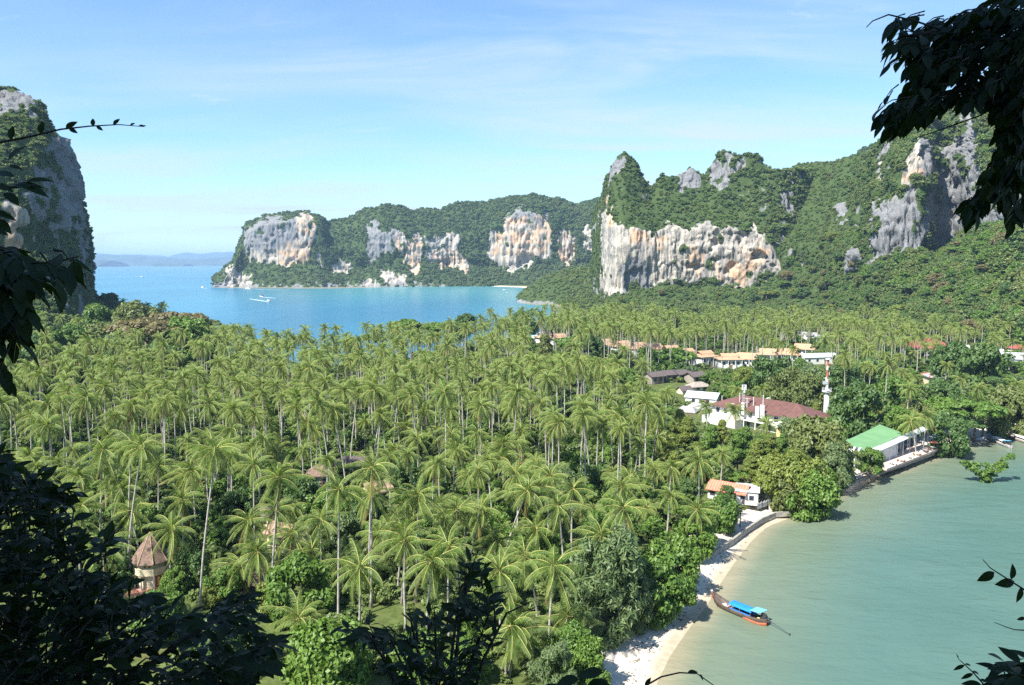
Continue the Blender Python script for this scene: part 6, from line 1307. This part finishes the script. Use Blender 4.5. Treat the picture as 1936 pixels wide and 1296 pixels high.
# ------------------------------------------------------------------ people on the path by the bar
def person(label, pos, rz, shirt, trousers, pose=0, h=1.7):
    t = thing('person', label, 'person', pos, rz, None); s = h / 1.7; sw = .16 if pose else .06
    J = {'pel': (0, 0, .92), 'ches': (0, 0, 1.28), 'neck': (0, 0, 1.45), 'head': (0, .02, 1.60), 'top': (0, .02, 1.69), 'kl': (-.1, .10 if pose else 0, .50), 'fl': (-.1, sw, .06), 'tl': (-.1, sw + .14, .03), 'kr': (.1, .02, .50), 'fr': (.1, -sw, .06), 'tr': (.1, -sw + .14, .03),
         'sl': (-.19, 0, 1.38), 'el': (-.25, .03, 1.10), 'hl': (-.24, .14, .86), 'sr': (.19, 0, 1.38), 'er': (.25, -.02, 1.10), 'hr': (.24, .08, .86), 'hpl': (-.1, 0, .88), 'hpr': (.1, 0, .88)}
    rad = {'pel': .13, 'ches': .14, 'neck': .055, 'head': .095, 'top': .05, 'kl': .062, 'fl': .045, 'tl': .035, 'kr': .062, 'fr': .045, 'tr': .035, 'sl': .06, 'el': .042, 'hl': .035, 'sr': .06, 'er': .042, 'hr': .035, 'hpl': .09, 'hpr': .09}
    K = list(J); E = [('pel', 'ches'), ('ches', 'neck'), ('neck', 'head'), ('head', 'top'), ('pel', 'hpl'), ('hpl', 'kl'), ('kl', 'fl'), ('fl', 'tl'), ('pel', 'hpr'), ('hpr', 'kr'), ('kr', 'fr'), ('fr', 'tr'), ('ches', 'sl'), ('sl', 'el'), ('el', 'hl'), ('ches', 'sr'), ('sr', 'er'), ('er', 'hr')]
    def skin(name, keys, grow, mat, edges):
        ks = [k for k in K if k in keys]; me = bpy.data.meshes.new(name); me.from_pydata([tuple(c * s for c in J[k]) for k in ks], [(ks.index(a), ks.index(b_)) for a, b_ in edges if a in ks and b_ in ks], []); me.materials.append(mat)
        o = link(name, me, t); md = o.modifiers.new('skin', 'SKIN'); o.modifiers.new('round', 'SUBSURF').levels = 1; sv = me.skin_vertices[0].data if me.skin_vertices else None
        if sv is None: me.skin_vertices.new() if hasattr(me.skin_vertices, 'new') else None
        for i, k in enumerate(ks): me.skin_vertices[0].data[i].radius = (rad[k] * s * grow, rad[k] * s * grow)
        me.skin_vertices[0].data[ks.index('pel') if 'pel' in ks else 0].use_root = True; return o
    skin('body', K, 1.0, M_skin, E)
    skin('shirt', ['pel', 'ches', 'sl', 'sr', 'el', 'er'], 1.13, shirt, E); skin('shorts', ['pel', 'hpl', 'hpr', 'kl', 'kr'], 1.16, trousers, E)
    b = MB(); b.cone((0, 0, 1.60 * s), .105 * s, .06 * s, .11 * s, 8); b.build('hair', M_engine, t)
M_skin = simple('skin', (0.42, 0.26, 0.18), 0.6, 0.1, 5)
try:
    for k, (x, y, l, sh, tr) in enumerate([(3.0, -2.4, 'person in a blue shirt walking right of the bar', M_blue, M_white), (7.0, -2.2, 'person in a pink shirt standing furthest right on the path', M_pink, M_engine), (8.2, -2.6, 'person in white beside the one in the pink shirt', M_white, M_redpaint), (-9.0, -2.4, 'person in a red shirt near the red parasol', M_redpaint, M_engine), (5.6, -1.6, 'person in a teal shirt sheltered by the teal parasol', M_palegreen, M_darkwood)]):
        person(l, W3(BARL + x, y, 0.2), 1.2 * k, sh, tr, k % 2)
except Exception as ex: print('PERSON', ex)
# ------------------------------------------------------------------ dark leaves close to the viewpoint
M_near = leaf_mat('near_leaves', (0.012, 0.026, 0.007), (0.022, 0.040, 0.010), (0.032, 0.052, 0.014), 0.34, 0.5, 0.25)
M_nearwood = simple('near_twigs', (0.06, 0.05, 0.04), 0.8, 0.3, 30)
def leaf_mesh(w, fold, curl):
    n = 7; V, F = [], []
    for i in range(n):
        s = i / (n - 1); hw = w * (math.sin(math.pi * min(1, s ** 0.85)) ** 0.9) * (1 - .15 * s) + .002; z = -curl * s * s
        V += [(s, -hw, z + fold * hw), (s, 0, z), (s, hw, z + fold * hw)]
    for i in range(n - 1): a = i * 3; F += [(a, a + 3, a + 4, a + 1), (a + 1, a + 4, a + 5, a + 2)]
    b = MB(); b.add(V, F); return b.mesh('leaf', M_near, True)
LEAF = {'oval': [leaf_mesh(.24, .35, .12), leaf_mesh(.27, .15, .25), leaf_mesh(.22, .5, .05)], 'long': [leaf_mesh(.17, .3, .2), leaf_mesh(.15, .2, .35), leaf_mesh(.19, .4, .1)]}
def basis(x, z):
    x = x.normalized(); y = z.cross(x)
    if y.length < 1e-3: y = Vector((1, 0, 0)).cross(x)
    y.normalize(); z = x.cross(y); return Matrix((x, y, z)).transposed()
class Near:
    def __init__(s, name, label, cat, root, kind, seed):
        s.t = thing(name, label, cat, root); s.root = Vector(root); s.r = random.Random(seed); s.kind = kind; s.leaves = []; s.b = MB()
    def twig(s, pts, r0, r1): n = len(pts); s.b.tube([Vector(p) - s.root for p in pts], [r0 + (r1 - r0) * i / max(1, n - 1) for i in range(n)], 5)
    def leaf(s, p, d, up, size): s.leaves.append((Vector(p) - s.root, basis(Vector(d), Vector(up)), size, s.r.choice(LEAF[s.kind])))
    def done(s, limit=300):
        s.b.build('branch', M_nearwood, s.t, smooth=True); s.leaves.sort(key=lambda q: -q[2] / (q[0] + s.root - Vector((0, 0, CAMZ))).length)
        for p, m, z, me in s.leaves[:limit]:
            o = link('leaf', me, s.t, p); o.rotation_euler = m.to_euler(); o.scale = (z, z, z)
        rest_ = s.leaves[limit:]
        if rest_:
            V, F, o = [], [], 0
            for p, m, z, me in rest_:
                v = np.empty(len(me.vertices) * 3, np.float32); me.vertices.foreach_get('co', v); v = v.reshape(-1, 3) * z; V.append(v @ np.array(m).T + np.array(p)); f = np.array([tuple(q.vertices) for q in me.polygons]); F.append(f + o); o += len(v)
            tag(link('leaf_mass', mesh_np('leaf_mass', np.concatenate(V), np.concatenate(F), [M_near], None, True), s.t), kind='stuff')
def P(x, y, d): return atd(x, y, d)
def poly_pts(poly, n, rnd):
    xs_ = [p[0] for p in poly]; ys_ = [p[1] for p in poly]; out = []
    while len(out) < n:
        x, y = rnd.uniform(min(xs_), max(xs_)), rnd.uniform(min(ys_), max(ys_))
        if in_poly(np.array([x]), np.array([y]), poly)[0]: out.append((x, y))
    return out
def fill(N, polys, origin, d0, d1, size, droop, every=6):
    """sprays: short twigs that leave the origin side and carry alternate leaves, spread over the outline"""
    r = N.r; ox, oy = origin
    for poly, n in polys:
        for k, (x, y) in enumerate(poly_pts(poly, n, r)):
            d = r.uniform(d0, d1); tip = P(x, y, d); v = Vector((x - ox, 0, oy - y)); v = v.normalized() if v.length > 0 else Vector((1, 0, 0)); ln = r.uniform(.22, .42) * size / .16 * .6
            dirn = (v + Vector((r.uniform(-.5, .5), r.uniform(-.7, .7), r.uniform(-.4, .3) - droop * .4))).normalized(); base = tip - dirn * ln
            N.twig([base, (base + tip) / 2 + Vector((0, 0, .02)), tip], .006, .002); m = r.randint(3, every)
            for i in range(m):
                f = (i + 1) / m; p = base.lerp(tip, f); sd = (-1) ** i; side = dirn.cross(Vector((0, 0, 1))); side = side.normalized() if side.length > .01 else Vector((1, 0, 0))
                ld = (dirn * .7 + side * sd * (.9 if i < m - 1 else .1) + Vector((0, r.uniform(-.3, .3), -droop * r.uniform(.3, 1.2)))).normalized()
                N.leaf(p, ld, Vector((r.gauss(0, .4), r.gauss(-.25, .4), 1)), size * r.uniform(.7, 1.2))
# tree hanging in from the upper right
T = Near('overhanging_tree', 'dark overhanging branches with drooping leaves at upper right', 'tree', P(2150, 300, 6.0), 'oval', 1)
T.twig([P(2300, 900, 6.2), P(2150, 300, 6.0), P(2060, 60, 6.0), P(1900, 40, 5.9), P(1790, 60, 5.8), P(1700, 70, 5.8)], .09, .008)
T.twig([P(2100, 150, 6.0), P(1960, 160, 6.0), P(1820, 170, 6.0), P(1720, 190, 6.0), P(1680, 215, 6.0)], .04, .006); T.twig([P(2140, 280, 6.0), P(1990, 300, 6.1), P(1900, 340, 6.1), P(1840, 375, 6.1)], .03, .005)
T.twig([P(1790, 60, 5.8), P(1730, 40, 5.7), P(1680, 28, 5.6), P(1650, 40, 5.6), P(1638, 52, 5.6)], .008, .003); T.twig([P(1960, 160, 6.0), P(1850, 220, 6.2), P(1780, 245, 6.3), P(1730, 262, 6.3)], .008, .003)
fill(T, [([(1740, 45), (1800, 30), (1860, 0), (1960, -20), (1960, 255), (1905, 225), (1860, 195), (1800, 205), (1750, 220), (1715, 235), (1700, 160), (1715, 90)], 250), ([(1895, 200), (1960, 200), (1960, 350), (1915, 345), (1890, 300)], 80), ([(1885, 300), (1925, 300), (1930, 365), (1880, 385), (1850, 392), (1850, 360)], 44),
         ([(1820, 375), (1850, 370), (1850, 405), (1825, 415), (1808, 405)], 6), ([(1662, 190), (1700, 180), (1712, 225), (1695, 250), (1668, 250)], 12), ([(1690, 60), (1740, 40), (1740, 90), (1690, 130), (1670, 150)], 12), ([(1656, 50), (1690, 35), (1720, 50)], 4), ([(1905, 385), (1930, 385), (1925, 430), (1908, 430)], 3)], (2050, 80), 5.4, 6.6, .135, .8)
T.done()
# left edge: long twig and hanging sprays
T = Near('leafy_twig', 'thin bare twig with small upright leaves before the sky at left', 'twig', P(-200, 330, 4.6), 'oval', 2)
tw = [(-200, 330), (-60, 282), (0, 270), (60, 258), (115, 245), (170, 239), (225, 236), (272, 240)]; T.twig([P(x, y, 4.6) for x, y in tw], .010, .0018)
for x, y, dx, dz, s in ((20, 265, .1, 1, .085), (76, 254, .15, 1, .08), (124, 243, .9, .6, .075), (176, 239, -.1, 1, .05), (214, 236, .8, .8, .05), (246, 237, .9, .4, .03), (262, 239, 1, .2, .03), (130, 243, 1, -.5, .05), (182, 239, 1, -.6, .04), (268, 240, 1, .3, .025)):
    T.leaf(P(x, y, 4.6), (dx, .15, dz), (.3, -1, .3), s)
T.done()
T = Near('hanging_spray', 'two hanging sprays of broad dark leaves at the left edge', 'branch', P(-160, 330, 3.6), 'oval', 3)
T.twig([P(-160, 330, 3.6), P(-40, 340, 3.6), P(20, 355, 3.6), P(70, 350, 3.6)], .012, .003); T.twig([P(-160, 520, 3.6), P(-40, 540, 3.6), P(60, 520, 3.6), P(110, 495, 3.6), P(150, 485, 3.6)], .012, .003)
for x, y, dx, dz, s in ((15, 305, .7, .9, .10), (15, 315, 1, -.2, .07), (-15, 330, 1, .1, .11), (-20, 352, 1, -.2, .12), (25, 352, 1, .15, .12), (35, 350, 1, -.35, .13), (50, 345, 1, .1, .11), (8, 365, .8, -.5, .10), (-20, 400, 1, -.3, .11), (-10, 415, .9, -.5, .10), (-25, 430, .9, -.2, .09)): T.leaf(P(x, y, 3.6 + T.r.uniform(-.1, .1)), (dx, T.r.uniform(-.3, .3), dz), (.1, -.6, 1), s)
fill(T, [([(-40, 470), (40, 455), (60, 520), (110, 490), (165, 485), (160, 520), (100, 540), (60, 590), (40, 660), (0, 700), (-40, 700)], 34), ([(-40, 590), (60, 580), (50, 640), (-40, 660)], 10), ([(-30, 720), (20, 715), (20, 745), (-30, 760)], 3)], (-80, 480), 3.3, 4.0, .12, .5)
T.done()
# dark shrub filling the lower left
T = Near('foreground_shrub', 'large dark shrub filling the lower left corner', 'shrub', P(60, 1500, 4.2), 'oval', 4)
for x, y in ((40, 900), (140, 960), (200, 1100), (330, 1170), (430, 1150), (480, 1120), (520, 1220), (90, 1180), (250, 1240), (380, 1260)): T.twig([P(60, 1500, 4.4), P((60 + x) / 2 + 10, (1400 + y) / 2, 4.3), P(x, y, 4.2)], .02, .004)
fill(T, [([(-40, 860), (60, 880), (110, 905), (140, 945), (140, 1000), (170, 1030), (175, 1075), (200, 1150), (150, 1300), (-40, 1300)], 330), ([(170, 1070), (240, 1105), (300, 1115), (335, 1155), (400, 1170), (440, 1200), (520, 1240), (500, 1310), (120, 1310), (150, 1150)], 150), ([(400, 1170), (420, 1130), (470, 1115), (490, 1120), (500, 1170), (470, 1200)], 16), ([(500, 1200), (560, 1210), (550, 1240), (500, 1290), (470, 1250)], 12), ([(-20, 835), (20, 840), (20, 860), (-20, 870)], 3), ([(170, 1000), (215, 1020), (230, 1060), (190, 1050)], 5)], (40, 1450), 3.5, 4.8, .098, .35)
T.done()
# bush in the lower middle
T = Near('foreground_bush', 'dark leafy bush rising in the lower middle of the view', 'bush', P(830, 1520, 4.0), 'long', 5)
for x, y in ((905, 1040), (880, 1110), (700, 1185), (760, 1160), (650, 1190), (960, 1130), (930, 1200), (820, 1150), (740, 1240), (1000, 1140)): T.twig([P(830, 1520, 4.1), P((830 + x) / 2, (1350 + y) / 2, 4.05), P((830 + 3 * x) / 4, (1300 + 3 * y) / 4 - 20, 4.0), P(x, y, 3.95)], .012, .003)
fill(T, [([(700, 1185), (770, 1160), (830, 1160), (890, 1120), (930, 1130), (940, 1180), (930, 1230), (890, 1300), (720, 1300), (710, 1240)], 70), ([(840, 1130), (900, 1040), (925, 1060), (900, 1110), (940, 1105), (985, 1120), (930, 1160), (860, 1160)], 22), ([(640, 1180), (720, 1180), (740, 1220), (680, 1220)], 12)], (830, 1420), 3.6, 4.4, .088, .4)
T.done()
# sprigs along the lower edge and at the right
T = Near('foreground_leaves', 'dark leaf edge and arching bare shoot at the bottom before the beach', 'shrub', P(1130, 1420, 4.0), 'oval', 6)
T.twig([P(1130, 1420, 4.0), P(1215, 1300, 4.0), P(1250, 1280, 4.0), P(1285, 1272, 4.0), P(1318, 1274, 4.0), P(1352, 1298, 4.0), P(1375, 1330, 4.0)], .006, .002)
for x, y, dx, dz, s in ((1300, 1272, 1, -.05, .06), (1322, 1276, .6, -.8, .05), (1140, 1272, -1, -.1, .14), (1095, 1285, -1, -.2, .14), (1110, 1300, 1, .3, .12), (1060, 1305, -1, .2, .10), (1020, 1305, -1, .1, .1), (1220, 1300, .5, .8, .06), (1160, 1305, -1, .2, .12)): T.leaf(P(x, y, 4.0), (dx, .2, dz), (0, -.5, 1), s)
T.done()
T = Near('leafy_twig', 'twig with four leaves against the green water at right', 'twig', P(2050, 1200, 4.6), 'oval', 7)
T.twig([P(2050, 1200, 4.6), P(1936, 1115, 4.6), P(1900, 1092, 4.6), P(1872, 1074, 4.6), P(1858, 1058, 4.6)], .007, .002)
for x, y, dx, dz, s in ((1880, 1082, -1, -.6, .11), (1912, 1096, .02, 1, .10), (1918, 1100, -1, -.15, .11), (1930, 1110, -.25, -1, .10), (1945, 1112, .4, .9, .1)): T.leaf(P(x, y, 4.6), (dx, -.1, dz), (.2, -1, .4), s)
T.twig([P(2050, 1195, 4.7), P(1936, 1192, 4.7), P(1918, 1191, 4.7), P(1900, 1185, 4.7), P(1880, 1177, 4.7)], .005, .002); T.leaf(P(1938, 1168, 4.6), (-1, 0, -.3), (0, -1, .4), .05)
T.done()
T = Near('leafy_twig', 'drooping twig with paired narrow leaves at the lower right', 'twig', P(1900, 1400, 4.4), 'long', 8)
T.twig([P(1900, 1400, 4.4), P(1858, 1292, 4.4), P(1840, 1272, 4.4), P(1825, 1258, 4.4), P(1812, 1246, 4.4)], .006, .002)
for x, y, dx, dz, s in ((1824, 1258, -1, -.5, .07), (1824, 1256, 1, -.1, .05), (1838, 1270, 1, -.2, .06), (1840, 1274, -1, -.5, .075), (1852, 1286, 1, -.1, .055), (1855, 1294, -1, .0, .11), (1812, 1246, -.3, 1, .03)): T.leaf(P(x, y, 4.4), (dx, .1, dz), (.1, -.7, .9), s)
T.done()
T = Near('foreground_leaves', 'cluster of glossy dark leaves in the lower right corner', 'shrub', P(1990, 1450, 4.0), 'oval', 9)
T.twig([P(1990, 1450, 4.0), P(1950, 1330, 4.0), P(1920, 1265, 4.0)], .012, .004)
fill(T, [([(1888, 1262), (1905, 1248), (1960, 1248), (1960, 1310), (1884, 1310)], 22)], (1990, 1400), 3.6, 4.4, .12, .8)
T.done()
